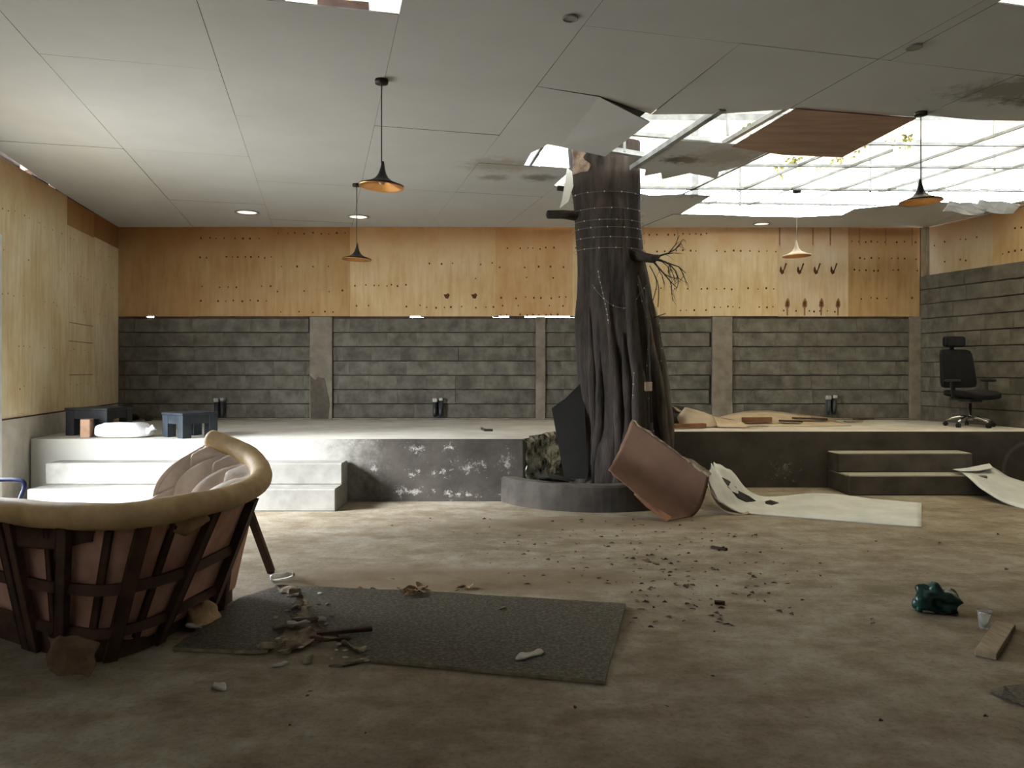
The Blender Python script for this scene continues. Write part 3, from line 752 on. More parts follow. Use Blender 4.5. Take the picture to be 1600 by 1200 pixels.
for th0, z0, z1, r0, dr, m_ in ((-47, 2.55, .12, .055, 10, 'barkgrey'), (-33, 2.3, .12, .07, 6, 'barkgrey'), (-20, 2.0, .12, .07, -4, 'barkgrey'), (-70, 3.3, .12, .065, -14, 'bark'), (-88, 1.9, .12, .06, -6, 'bark'),
                               (-104, 2.4, .12, .055, 4, 'bark'), (-124, 1.7, .12, .06, -10, 'bark'), (-140, 2.2, .12, .05, 4, 'bark'), (-60, 1.5, .12, .045, 6, 'barkgrey')):
    pts = []; rs = []
    for q in range(26):
        f = q / 25; z = z0 + (z1 - z0) * f; th = R(th0 + dr * f + 4 * nz3((th0, z * 1.3, 0), 1)); x, r = trunk_at(z); rr = trunk_r(th, z) * 1.0
        pts.append(Vector((x - 1.2 + rr * math.cos(th), rr * math.sin(th), z))); rs.append(r0 * (.15 + .85 * min(1, f * 3)) * (1 + .25 * nz3((th0, z * 2.5, 4), 1)) * (1 + .5 * max(0, f - .75) * 4 * .3))
    bm = BM(); tube(bm, pts, rs, 12); crumple(bm, .006, 12, th0); obj('root', bm, M[m_], tr, True)
# torn pale bark at the upper left
bm = BM(); rows = []
for j in range(14):
    z = 3.72 + .36 * j / 13
    wd = .55 + .15 * math.sin(j * .8)
    rows.append([Vector((trunk_at(z)[0] - 1.2 + (trunk_r(t, z) + .015 + .02 * nz3((t * 4, z * 6, 0), 1)) * math.cos(t), (trunk_r(t, z) + .015 + .02 * nz3((t * 5, z * 5, 3), 1)) * math.sin(t), z)) for t in [R(-160) + wd * i / 9 for i in range(10)]])
loft(bm, rows, .01); obj('torn_bark', bm, M['barkpale'], tr, True)
# branch stubs
def stub(pts, r, name='branch_stub', m_='bark', seg=10):
    bm = BM(); tube(bm, [tl(p) for p in pts], r, seg); crumple(bm, .006, 14); return obj(name, bm, M[m_], tr, True)
stub([P(906, 338, 8.85), P(880, 335, 8.7), P(856, 335, 8.62)], [.06, .05, .046])
stub([P(900, 297, 8.9), P(885, 295, 8.85), P(871, 294, 8.82)], [.045, .03, .03])
stub([P(990, 398, 8.65), P(1006, 402, 8.5), P(1022, 404, 8.45), P(1030, 400, 8.45)], [.08, .055, .05, .02])
bm = BM()
def twig(p0, d, L, r, dep):
    pts = [p0]; q = Vector(p0); dd = Vector(d).normalized()
    for s in range(4):
        dd = (dd + Vector((random.uniform(-.35, .35), random.uniform(-.2, .2), random.uniform(-.4, .3)))).normalized(); q = q + dd * L / 4; pts.append(q.copy())
    tube(bm, pts, [r, r * .8, r * .6, r * .45, r * .25], 5)
    if dep:
        for s in (1, 2, 3):
            twig(pts[s], dd + Vector((random.uniform(-.7, .7), random.uniform(-.3, .3), random.uniform(-.9, .6))), L * .55, r * .5, dep - 1)
random.seed(3)
for d in ((1, 0, .05), (1, 0, -.25), (.8, .1, .4), (.6, 0, -.8)): twig(tl(P(1018, 405, 8.45)), d, .42, .014, 2)
obj('dry_twigs', bm, M['bark'], tr)
bm = BM()
for u0, v0, u1, v1 in ((1015, 415, 1028, 480), (1018, 420, 1020, 470), (1012, 500, 1040, 490)):
    a, b = tl(P(u0, v0, 8.5)), tl(P(u1, v1, 8.45)); mid = (a + b) / 2 + Vector((.05, 0, .02)); tube(bm, smooth_curve([a, mid, b], 8), .005, 5)
obj('aerial_roots', bm, M['bark'], tr)
random.seed(11)
# torn gypsum piece dangling at the trunk's left
bm = BM(); pts = [(886, 262), (894, 268), (896, 290), (893, 300), (888, 315), (874, 326), (878, 312), (882, 290)]
a = [bm.verts.new(P(u, v, 8.45)) for u, v in pts]; b = [bm.verts.new(P(u, v, 8.46)) for u, v in pts]; bm.faces.new(a); bm.faces.new(b[::-1])
for i in range(len(pts)): bm.faces.new((a[i], a[(i + 1) % len(pts)], b[(i + 1) % len(pts)], b[i]))
tag(obj('ceiling_board_scrap', bm, M['gypsum']), 'torn pale ceiling scrap dangling left of the trunk top', 'board')

# string lights wrapped round the trunk
def helix(z0, z1, turns, th0):
    pts = []; n = int(abs(turns) * 40) + 2
    for i in range(n):
        f = i / (n - 1); z = z0 + (z1 - z0) * f; th = th0 + turns * 2 * math.pi * f; x, r = trunk_at(z); rr = r * 1.07
        pts.append(Vector((x + rr * math.cos(th), 8.9 + rr * math.sin(th), z)))
    return pts
sl = thing('string_lights', 'thin string of small lights wound around the tree trunk', 'string lights', (1.2, 8.9, 3.4))
O = Vector((1.2, 8.9, 3.4)); bm = BM(); bl = BM()
allp = []
for z in (3.48, 3.3, 3.17, 3.09, 2.98, 2.86): allp.append(helix(z, z - .02, 1.0, R(random.uniform(0, 90))))
for th, z0, z1 in ((R(-54), 2.5, .7), (R(-80), 2.1, .9), (R(-112), 2.6, 2.0), (R(-40), 2.2, .8)):
    allp.append([Vector((trunk_at(z)[0] + (trunk_r(th + .1 * math.sin(z * 4), z) + .05) * math.cos(th + .1 * math.sin(z * 4)), 8.9 + (trunk_r(th + .1 * math.sin(z * 4), z) + .05) * math.sin(th + .1 * math.sin(z * 4)), z)) for z in [z0 + (z1 - z0) * i / 30 for i in range(31)]])
allp.append([Vector((trunk_at(z)[0] + trunk_r(th, z) * 1.05 * math.cos(th), 8.9 + trunk_r(th, z) * 1.05 * math.sin(th), z)) for th, z in [(R(-130 + 90 * i / 20), 2.45 - .28 * math.sin(math.pi * i / 20)) for i in range(21)]])
for pts in allp:
    tube(bm, [p - O for p in pts], .0025, 4)
    for i in range(1, len(pts), 3):
        p = pts[i] - O; r_ = .007; box(bl, p - Vector((r_ * .7, r_ * .7, r_)), p + Vector((r_ * .7, r_ * .7, r_)))
obj('wire', bm, M['wire'], sl); ob = obj('light_beads', bl, M['led'], sl); ob['kind'] = 'stuff'
cd = thing('electric_conduit', 'thin dark pipe with a pale junction box fixed on the trunk', 'pipe', (1.66, 8.36, .7))
O = Vector((1.66, 8.36, .7)); bm = BM(); tube(bm, [P(1018, 660, 8.33) - O, P(1016, 604, 8.33) - O, P(1014, 540, 8.36) - O, P(1010, 450, 8.42) - O], .014, 6); obj('pipe', bm, M['cord'], cd)
bm = BM(); q = P(1013, 604, 8.30) - O; box(bm, q + Vector((-.04, -.02, -.05)), q + Vector((.04, .03, .05)), .006); obj('junction_box', bm, M['palewood'], cd)

# ------------------------------------------------------------------ fallen boards
def bilinear(c00, c10, c01, c11, nu, nv, fn=None):
    rows = []
    for j in range(nv + 1):
        t = j / nv; r = []
        for i in range(nu + 1):
            s = i / nu
            p = (c00 * (1 - s) + c10 * s) * (1 - t) + (c01 * (1 - s) + c11 * s) * t
            r.append(fn(p, s, t) if fn else p)
        rows.append(r)
    return rows
# dark board leaning at the trunk's left
bm = BM(); a = [P(u_, v_, 8.70 - .0018 * (v_ - 600)) for u_, v_ in ((862, 638), (884, 622), (912, 594), (918, 748), (882, 748))]
a = [Vector((p.x, p.y, p.z)) for p in a]; top = [bm.verts.new(p) for p in a]; bot = [bm.verts.new(p + Vector((.0, .012, 0))) for p in a]
bm.faces.new(top); bm.faces.new(bot[::-1])
for i in range(5): bm.faces.new((top[i], top[(i + 1) % 5], bot[(i + 1) % 5], bot[i]))
tag(obj('dark_board', bm, M['greyboard']), 'dark grey board leaning against the left of the trunk', 'board')
# crumpled dark scrap lying in the planter
bm = BM(); loft(bm, [[P(840, 744, 8.35), P(853, 738, 8.4), P(870, 742, 8.4), P(898, 750, 8.3)], [P(842, 747, 8.2), P(858, 746, 8.2), P(875, 748, 8.2), P(895, 752, 8.2)]], .01)
tag(obj('dark_scrap', bm, M['greyboard']), 'crumpled dark scrap on the planter rim left of the trunk', 'scrap')
# brown curved hardboard
c_bot, c_left, c_top, c_right = P(1044, 815, 7.56), P(950, 735, 7.86), P(987, 656, 8.06), P(1109, 742, 7.82)
ax = (c_right - c_bot).cross(c_left - c_bot).normalized()
if ax.y < 0: ax = -ax
def curl(p, s, t):
    j = .018 * nz3((s * 7, t * 9, 1), 1) * (1 if min(s, t, 1 - s, 1 - t) < .03 else 0)
    return p + ax * (.30 * math.sin(math.pi * t) * .8) + Vector((j + (.16 * math.sin(math.pi * t) * s), 0, j - .12 * math.sin(math.pi * t) * s))
rows = bilinear(c_left, c_bot, c_top, c_right, 24, 24, None)
rows = []
for j in range(25):
    t = j / 24; r = []
    for i in range(25):
        s = i / 24      # s: left edge -> right/bottom edge ; t: lower edge -> upper edge
        lo = c_left.lerp(c_bot, s); hi = c_top.lerp(c_right, s)
        p = lo.lerp(hi, t); k = math.sin(math.pi * t)
        p = p + ax * .14 * k + Vector((.10, 0, -.10)) * k * s * s
        if j in (0, 24): p = p + Vector((nz3((s * 14, t, 0), 1) * .02, 0, nz3((s * 17, t + 4, 0), 1) * .02))
        if i == 0: p = p + Vector((nz3((t * 9, 2, 0), 1) * .012, 0, 0))
        p.z = max(p.z, .006)
        r.append(p)
    rows.append(r)
hb = thing('brown_hardboard', 'curved brown hardboard sheet propped against the tree planter', 'board', (1.54, 7.6, 0)); O = Vector(hb.location)
bm = BM(); loft(bm, [[p - O for p in r] for r in rows], .006); obj('sheet', bm, M['brownboard'], hb, True)
# paler torn flap on the lower left edge and ragged rim
bm = BM(); loft(bm, [[P(990, 772, 7.80) - O, P(1010, 792, 7.68) - O, P(1042, 815, 7.53) - O], [P(996, 768, 7.80) - O, P(1018, 788, 7.68) - O, P(1050, 808, 7.55) - O]], .008); obj('torn_flap', bm, M['redwood'], hb)
bm = BM(); rim = [p - O for p in rows[24]]; tube(bm, [p + Vector((nz3(p, 20) * .01, -.004, nz3(p, 25, 4) * .012)) for p in rim], [.006 + .01 * abs(nz3(p, 9)) + (.02 if i > 17 else 0) for i, p in enumerate(rim)], 5); obj('torn_rim', bm, M['paper'], hb)

# long white board, its left end thrown up over a ridge
near = [P(1104, 742, 7.95), P(1112, 762, 7.9), P(1128, 785, 7.9), P(1160, 801, 7.95), P(1215, 806, 7.82), P(1300, 813, 7.6), P(1370, 819, 7.42), P(1440, 825, 7.26)]
far = [P(1116, 724, 8.55), P(1134, 731, 8.6), P(1150, 742, 8.65), P(1172, 768, 8.9), P(1205, 779, 8.95), P(1290, 775, 8.95), P(1370, 781, 8.8), P(1440, 788, 8.55)]
near, far = smooth_curve(near, 40), smooth_curve(far, 40)
wb = thing('white_board', 'long white board on the floor rising to a crumpled end', 'board', (3.0, 8.2, 0)); O = Vector(wb.location)
rows = []
for j in range(41):
    t = j / 40; r = []
    for i in range(40):
        p = near[i].lerp(far[i], t); w_ = max(0, 1 - i / 20)
        p.z += .02 * w_ * math.sin(t * 22 + i * .55 + 2 * nz3((i * .2, t, 0), 1)) + .035 * w_ * nz3((i * .22, t * 2.2, 0), 1.3) + .05 * max(0, 1 - abs(i - 26) / 9) * (t ** 2) * .8 + .02 * w_ * math.sin(t * 13 + i * .35)
        p.z = max(p.z, .012); r.append(p - O)
    rows.append(r)
bm = BM(); loft(bm, rows, .009); obj('sheet', bm, M['gypsum'], wb, True)
# tan under-layer peeking out below the raised end
un = smooth_curve([P(1106, 748, 8.0), P(1112, 775, 7.95), P(1130, 798, 7.9), P(1155, 805, 7.88), P(1172, 803, 7.9)], 14)
bm = BM(); loft(bm, [[p - O for p in un], [p - O + Vector((.06, .35, .03 * (1 - i / 13))) for i, p in enumerate(un)]], .006); obj('under_layer', bm, M['gypsumback'], wb, True)
def on_board(u, v):
    best = None
    for r in rows:
        for c in r:
            p = c + O; e = abs(CX + p.x / p.y * FP - u) + abs(CY + (ZC - p.z) / p.y * FP - v)
            if best is None or e < best[0]: best = (e, p)
    p = best[1]; d = (Vector((0, 0, ZC)) - p).normalized(); return p + d * .014
for px_ in (((1138, 760), (1152, 767), (1168, 775), (1184, 783), (1170, 784), (1152, 776)), ((1194, 783), (1204, 781), (1213, 785), (1224, 786), (1212, 789), (1200, 787)), ((1128, 745), (1140, 752), (1148, 762), (1136, 757))):
    q = [on_board(u, v) - O for u, v in px_]; bm = BM(); t_ = [bm.verts.new(p) for p in q]; b_ = [bm.verts.new(p - Vector((0, 0, .012))) for p in q]
    bm.faces.new(t_); bm.faces.new(b_[::-1])
    for i in range(len(q)): bm.faces.new((t_[i], t_[(i + 1) % len(q)], b_[(i + 1) % len(q)], b_[i]))
    obj('slit_shade', bm, M['greyboard'], wb)  # dark patch laid on the board, imitating shade inside a tear
# board lying over the right steps
nr_ = smooth_curve([P(1492, 735, 9.35), P(1508, 742, 9.1), P(1530, 762, 8.85), P(1560, 781, 8.55), P(1600, 796, 8.27), P(1650, 805, 8.0)], 24)
fr_ = smooth_curve([P(1540, 727, 9.62), P(1556, 733, 9.5), P(1572, 744, 9.35), P(1592, 751, 9.3), P(1625, 757, 9.2), P(1690, 764, 9.1)], 24)
bm = BM(); loft(bm, [[a.lerp(b, t / 8) + Vector((0, 0, .008 * nz3((i * .3, t * .5, 0), 1))) for i, (a, b) in enumerate(zip(nr_, fr_))] for t in range(9)], .009)
lb = thing('loose_board', 'pale board slumped from the right steps down to the floor', 'board', (5.6, 8.8, 0))
o = obj('sheet', bm, M['gypsum'], lb, True); o.location = (-5.6, -8.8, 0)
bm = BM(); O2 = Vector((5.6, 8.8, 0)); loft(bm, [[P(1488, 733, 9.3) - O2, P(1510, 731, 9.35) - O2, P(1546, 724, 9.55) - O2], [P(1503, 736, 9.15) - O2, P(1530, 735.5, 9.2) - O2, P(1552, 731, 9.3) - O2]], .006); obj('lifted_edge', bm, M['gypsum'], lb)

# ------------------------------------------------------------------ rubble on the right of the platform
def flat_board(name, label, pts, th, m_, z=ZT, cat='board'):
    """pts: (u, v) on plane z plus extra lift"""
    bm = BM(); q = [(*F(p[0], p[1], z).xy, p[2] if len(p) > 2 else 0) for p in pts]
    prism(bm, q, z + .002, z + .002 + th); return tag(obj(name, bm, m_), label, cat)
# sheet rolled into a dark tube by the trunk
bm = BM(); rows = []
for j in range(10):
    t = j / 9; c0 = Vector((1.98, 10.25, ZT + .17)).lerp(Vector((2.45, 10.75, ZT + .13)), t)
    rows.append([c0 + Vector((math.cos(a) * .12, math.sin(a) * .1, math.sin(a) * (.155 - .03 * t))) + Vector((nz3((j, a, 0), 2) * .02, 0, nz3((j, a, 5), 2) * .015)) for a in [R(-80 + 300 * i / 15) for i in range(16)]])
loft(bm, rows, .008); rb_ = tag(obj('rolled_board', bm, M['greyboard'], None, True), 'grey curled board end behind the trunk on the platform', 'board')
bm = BM(); loft(bm, [[Vector((2.02 + .05 * i, 10.28 + .06 * i, ZT + .33 - .022 * i + .02 * math.sin(i * 2.1))) for i in range(10)], [Vector((2.10 + .055 * i, 10.25 + .06 * i, ZT + .29 - .026 * i + .015 * math.sin(i * 1.7))) for i in range(10)]], .02)
obj('torn_paper_edge', bm, M['paper'], rb_, True)['label'] = 'pale torn paper edge'
def lifted(name, label, near_, far_, m_, th=.01, cat='board', bend=0):
    n = 10; a = smooth_curve(near_, n); b = smooth_curve(far_, n); rows = []
    for j in range(7):
        t = j / 6; rows.append([p.lerp(q, t) + Vector((0, 0, bend * math.sin(math.pi * t) + .012 * nz3((i * .5, t * 2, 0), 1.2))) for i, (p, q) in enumerate(zip(a, b))])
    for r in rows:
        for p in r: p.z = max(p.z, ZT + .012)
    bm = BM(); loft(bm, rows, th); return tag(obj(name, bm, m_, None, True), label, cat)
lifted('tan_board', 'broken tan board tilted up beside the trunk on the platform', [F(1046, 668, ZT), F(1090, 669, ZT), F(1122, 668, ZT)], [P(1070, 636, 10.3), P(1098, 644, 10.4), P(1114, 650, 10.4)], M['gypsumback'])
lifted('tan_board', 'broken tan board lying flat between the two rubble slats', [F(1122, 669, ZT), F(1160, 669.5, ZT), F(1176, 669, ZT)], [P(1112, 651, 10.6), P(1140, 656, 10.7), P(1160, 660, 10.5)], M['gypsumback'])
HN = [F(1130, 664, ZT), F(1220, 667, ZT), F(1330, 666, ZT)]; HF = [P(1125, 651, 11.3), P(1190, 641, 11.6), P(1300, 654, 11.7)]
lifted('tan_board', 'large humped tan board on the platform by the back wall', HN, HF, M['gypsumback'])
def hump(u, v):
    """the point of that board seen at (u, v)"""
    best = None; na, fa = smooth_curve(HN, 60), smooth_curve(HF, 60)
    for p, q in zip(na, fa):
        for j in range(41):
            c = p.lerp(q, j / 40); e = abs(CX + c.x / c.y * FP - u) + abs(CY + (ZC - c.z) / c.y * FP - v)
            if best is None or e < best[0]: best = (e, c)
    return best[1]
def slat(name, label, a, b, wd, th, m_, z=ZT + .004, cat='plank', up=0):
    p, q = F(a[0], a[1], z), F(b[0], b[1], z); p.z += th / 2 + .006; q.z += th / 2 + .006 + up
    bm = BM(); bar(bm, p, q, wd, th, bev=.004); return tag(obj(name, bm, m_), label, cat)
slat('wooden_plank', 'reddish brown slat at the platform edge right of the trunk', (1042, 669.5), (1101, 668), .10, .05, M['redwood'], ZT + .01)
def hslat(name, label, a, b, wd, th, m_):
    p, q = hump(*a), hump(*b); k = Vector((0, 0, th / 2 + .026)); bm = BM(); bar(bm, p + k, q + k, wd, th, bev=.004); return tag(obj(name, bm, m_), label, 'plank')
hslat('wooden_plank', 'reddish brown slat lying on the tan rubble boards', (1160, 662), (1206, 661), .09, .06, M['redwood'])
slat('thin_strip', 'small tan strip in front of the reddish slat', (1168, 668), (1200, 667.5), .06, .012, M['palewood'], ZT + .012)
hslat('thin_strip', 'short dark strip in the middle of the platform rubble', (1218, 662), (1252, 664), .09, .018, M['wood'])
hslat('thin_strip', 'long dark strip among the platform rubble', (1241, 659), (1289, 659), .12, .025, M['wood'])
hslat('thin_strip', 'tan strip lying farthest back in the platform rubble', (1270, 655), (1312, 655.5), .12, .02, M['palewood'])
slat('thin_strip', 'tan strip resting next to the long dark strip', (1322, 660), (1345, 659), .1, .015, M['palewood'], ZT + .004)
slat('thin_strip', 'dark strip at the right end of the platform rubble', (1336, 656.5), (1363, 655.5), .1, .02, M['wood'], ZT + .004)
# bracket on the pale part of the platform
p = F(752, 671, ZT); q = F(758, 674, ZT); r_ = F(770, 674, ZT)
bm = BM(); bar(bm, (p.x, p.y, ZT + .016), (q.x, q.y, ZT + .016), .02, .03); bar(bm, (q.x, q.y, ZT + .016), (r_.x, r_.y, ZT + .016), .02, .03)
tag(obj('metal_angle', bm, M['shade']), 'small bent dark metal angle on the bright platform left of the trunk', 'bracket')

# ------------------------------------------------------------------ office chair
cpos = P(1516, 667, 10.55)
ch = thing('office_chair', 'black office chair with headrest and chrome base on the platform', 'chair', (cpos.x, cpos.y, ZT), R(-166))
rot = Matrix.Rotation
for k in range(5):
    a = R(18 + 72 * k); d = Vector((math.cos(a), math.sin(a), 0)); bm = BM()
    tube(bm, [d * .03 + Vector((0, 0, .135)), d * .12 + Vector((0, 0, .135)), d * .22 + Vector((0, 0, .11)), d * .30 + Vector((0, 0, .075))], [.026, .022, .018, .015], 8); lg = obj('base_leg', bm, M['chrome'], ch, True)
    bm = BM(); s = Vector((-d.y, d.x, 0))
    for q in (-1, 1):
        c0 = d * .30 + Vector((0, 0, .03)) + s * .014 * q
        tube(bm, [c0 - s * .009, c0 + s * .009], .03, 12)
    tube(bm, [d * .30 + Vector((0, 0, .03)), d * .30 + Vector((0, 0, .08))], .01, 6); obj('caster', bm, M['black'], lg)
bm = BM(); lathe(bm, [(0, .09), (.035, .09), (.035, .16), (.02, .17), (.02, .33), (0, .33)], 16); obj('gas_post', bm, M['chrome'], ch, True)
bm = BM(); box(bm, (-.1, -.12, .33), (.1, .12, .40), .02); obj('tilt_mechanism', bm, M['black'], ch)
def pad(bm, sx, sy, sz, fn, k=4):
    b2 = BM(); bmesh.ops.create_cube(b2, size=1)
    bmesh.ops.subdivide_edges(b2, edges=b2.edges, cuts=7, use_grid_fill=True)
    for v in b2.verts:
        x, y, z = v.co * 2
        r = (abs(x) ** k + abs(y) ** k + abs(z) ** k) ** (1 / k)
        v.co = fn(Vector((x / r * sx, y / r * sy, z / r * sz)))
    me = bpy.data.meshes.new('tmp'); b2.to_mesh(me); b2.free(); bm.from_mesh(me); bpy.data.meshes.remove(me)
    return bm
# local +y is the front of the chair
bm = BM(); pad(bm, .27, .26, .045, lambda v: v + Vector((0, .03, .445 - .03 * max(0, v.y / .25) ** 2 + .02 * (v.x / .25) ** 2)), 7); obj('seat', bm, M['blackcloth'], ch, True)
bm = BM(); pad(bm, .275, .03, .27, lambda v: Vector((v.x * (1 + .3 * -v.z), v.y - .23 - .12 * (v.z) - .05 * (1 - (v.x / .25) ** 2), .80 + v.z)), 9); obj('backrest', bm, M['blackcloth'], ch, True)
bm = BM(); pad(bm, .165, .045, .075, lambda v: v + Vector((0, -.28, 1.18)), 6); obj('headrest', bm, M['blackcloth'], ch, True)
bm = BM(); bar(bm, (0, -.30, .36), (0, -.33, 1.14), .07, .025, (0, 1, 0)); box(bm, (-.05, -.31, .36), (.05, -.05, .385)); obj('back_spine', bm, M['black'], ch)
for s in (-1, 1):
    bm = BM(); tube(bm, [(s * .20, .0, .40), (s * .29, .0, .42), (s * .295, -.02, .55), (s * .295, -.02, .62)], .018, 8); ar = obj('armrest', bm, M['black'], ch, True)
    bm = BM(); pad(bm, .04, .12, .018, lambda v: v + Vector((s * .295, 0, .635))); obj('arm_pad', bm, M['black'] if s > 0 else M['greyboard'], ar, True)

# ------------------------------------------------------------------ low tables, sack, brick and debris on the platform at left
def low_table(name, label, loc, rz, wx, wy, hh, m_):
    t = thing(name, label, 'table', loc, rz)
    bm = BM(); box(bm, (-wx / 2, -wy / 2, hh - .03), (wx / 2, wy / 2, hh), .006); obj('tabletop', bm, m_, t)
    for sx in (-1, 1):
        for sy in (-1, 1):
            bm = BM(); x, y = sx * (wx / 2 - .065), sy * (wy / 2 - .065); box(bm, (x - .055, y - .055, 0), (x + .055, y + .055, hh - .03), .004); obj('leg', bm, m_, t)
    for s in (-1, 1):
        bm = BM(); box(bm, (-wx / 2 + .12, s * (wy / 2 - .03) - .012, hh - .13), (wx / 2 - .12, s * (wy / 2 - .03) + .012, hh - .03)); obj('apron', bm, m_, t)
        bm = BM(); box(bm, (s * (wx / 2 - .03) - .012, -wy / 2 + .12, hh - .13), (s * (wx / 2 - .03) + .012, wy / 2 - .12, hh - .03)); obj('apron', bm, m_, t)
    return t
low_table('low_table', 'low black table in front of the dark wall corner beside the white sack', (-5.02, 9.35, ZT), R(-8), .56, .50, .33, M['black'])
low_table('low_table', 'low blue black table near the platform edge in bright daylight', (-3.78, 9.02, ZT), R(53), .46, .46, .29, M['bluetable'])
sk = F(197, 685, ZT)
bm = BM(); pad(bm, .31, .2, .085, lambda v: Vector((v.x, v.y, v.z + .085)))
for v in bm.verts:
    t = v.co.x / .31
    if t > .55: v.co.y *= 1 - .55 * (t - .55) / .45; v.co.z *= 1 - .4 * (t - .55) / .45
    v.co.z = max(.004, v.co.z + .02 * nz3(v.co, 7) * (v.co.z > .02))
st = thing('sack', 'full white sack lying between the two low tables', 'sack', (sk.x - .1, 8.97, ZT), R(4)); obj('bag', bm, M['sack'], st, True)
bm = BM(); tube(bm, [(.27, -.06, .07), (.31, -.08, .09), (.35, -.07, .12)], [.05, .022, .045], 9); crumple(bm, .015, 14); obj('tied_neck', bm, M['sack'], st, True)
bm = BM(); box(bm, (-.05, -.1, 0), (.05, .1, .21), .006); o = tag(obj('brick', bm, M['brick']), 'reddish brick standing in front of the low black table', 'brick'); o.location = (*F(136, 683, ZT).xy, ZT + .001); o.rotation_euler.z = .3
random.seed(5)
bm = BM(); pad(bm, .12, .1, .08, lambda v: v + Vector((0, 0, .08))); crumple(bm, .04, 8)
for v in bm.verts: v.co.z = max(v.co.z, .002)
o = tag(obj('brown_rag', bm, M['rag'], None, True), 'crumpled brown rag in the far left corner of the platform', 'rag'); o.location = (*F(178, 662, ZT).xy, ZT + .001)
for u, v, lab in ((232, 658, 'brown rubble lump on the platform behind the white sack'), (208, 657, 'small brown rubble lump beside the brown rag')):
    bm = BM(); bmesh.ops.create_icosphere(bm, subdivisions=2, radius=.07); crumple(bm, .04, 9, u)
    for q in bm.verts: q.co.z = q.co.z * .7 + .045; q.co.z = max(0, q.co.z)
    o = tag(obj('rubble', bm, M['soil']), lab, 'rubble'); o.location = (*F(u, v, ZT).xy, ZT + .001)

# ------------------------------------------------------------------ floor-level wall lights by the back wall
def wall_light(u, v, label):
    x = (u - CX) / 100; z = zpx(v)
    t = thing('wall_light', label, 'wall light', (x, YB - .02, z), 0, None)
    bm = BM(); box(bm, (-.075, -.02, -.13), (.075, .02, .1), .006); obj('backplate', bm, M['black'], t)
    for s in (-1, 1):
        bm = BM(); lathe(bm, [(0, -.17), (.028, -.17), (.036, -.12), (.036, .06), (0, .06)], 12, (s * .045, -.06, 0)); obj('lamp_tube', bm, M['black'], t, True)
    bm = BM(); box(bm, (-.08, -.1, .06), (-.01, -.01, .12), .01); box(bm, (.02, -.1, .08), (.08, -.01, .125), .01); crumple(bm, .008, 20); obj('dusty_top', bm, M['whitepaper'], t)
    return t
wall_light(346, 634, 'black wall light low on the back wall behind the sofa')
wall_light(685, 634, 'black wall light low on the back wall left of the trunk')
wall_light(1296, 630, 'black wall light low on the back wall behind the rubble')

# ------------------------------------------------------------------ pendants
def pendant(label, x, y, zr_, shade, cordm, ztop=ZCEIL, rad=.172, tilt=(0, 0)):
    t = thing('pendant_lamp', label, 'lamp', (x, y, ztop), 0)
    h = ztop - zr_; hs = .2
    bm = BM(); lathe(bm, [(0, 0), (.05, 0), (.052, -.006), (.05, -.03), (0, -.032)], 20); obj('canopy', bm, M['shade'], t, True)
    bm = BM(); tube(bm, [(0, 0, -.03), (0, 0, -h + hs - .02)], .0045, 6); obj('cord', bm, cordm, t)
    prof = [(.008, hs), (.012, hs - .02), (.018, .145), (.03, .105), (.05, .072), (.085, .048), (.13, .030), (rad, .016), (rad + .002, .006)]
    bm = BM(); lathe(bm, prof, 40); s_ = obj('shade', bm, shade, t, True, False); s_.location = (0, 0, -h); s_.rotation_euler = (R(tilt[0]), R(tilt[1]), 0)
    inn = [(rad + .002, .006), (rad, .0), (rad - .012, .008), (.12, .022), (.08, .036), (.045, .06), (.02, .1), (0, .11)]
    bm = BM(); lathe(bm, inn, 40); i_ = obj('copper_lining', bm, M['copper'], s_, True)
    bm = BM(); lathe(bm, [(0, .02), (.018, .025), (.024, .04), (.016, .06), (.012, .1), (0, .1)], 14); obj('bulb', bm, M['bulb'], s_, True)
    return t
pendant('black pendant lamp with copper inside, nearest one at left', -1.0, 5.89, 2.895, M['shade'], M['cord'], tilt=(0, 3))
pendant('smaller looking black pendant lamp hanging left before the plywood back wall', -1.86, 9.2, 2.81, M['shade'], M['cord'], tilt=(0, 2))
pendant('pale dusty pendant lamp hanging before rust streaked plywood', 3.56, 9.6, 2.91, M['shadepale'], M['palecord'], ZCEIL + .016, tilt=(0, -2))
pendant('dark pendant lamp hanging in front of the open roof', 3.53, 6.63, 2.94, M['shade'], M['cord'], tilt=(0, -2))

# recessed ceiling lights; the glowing discs stand for bright holes in the ceiling
def downlight_or_hole(u, v, rad, is_hole, label, group=None):
    Y = (ZCEIL - ZC) * FP / (CY - v); x = (u - CX) / FP * Y
    t = thing('ceiling_light_or_hole', label, 'ceiling light', (x, Y, ZCEIL), 0, group)
    bm = BM(); lathe(bm, [(rad, -.004), (rad * 1.0, -.014), (rad * .82, -.016), (rad * .78, -.006)], 24); obj('trim_ring', bm, M['lensoff'], t, True)
    bm = BM(); lathe(bm, [(0, -.008), (rad * .8, -.008)], 24); obj('lens', bm, M['lens'] if is_hole else M['lensoff'], t)  # for holes the lens is a glowing stand-in disc
downlight_or_hole(386, 331, .17, True, 'large glowing disc standing for a round ceiling hole near the left wall')
downlight_or_hole(560, 338, .16, True, 'glowing disc standing for a ceiling hole beside the far left pendant cord')
downlight_or_hole(1190, 349, .13, True, 'glowing disc standing for a ceiling hole above the plywood right of the trunk')
downlight_or_hole(891, 27, .05, False, 'small unlit ceiling light close to the camera above the tree')
downlight_or_hole(1428, 72, .055, False, 'small unlit ceiling light above the dark pendant at right')

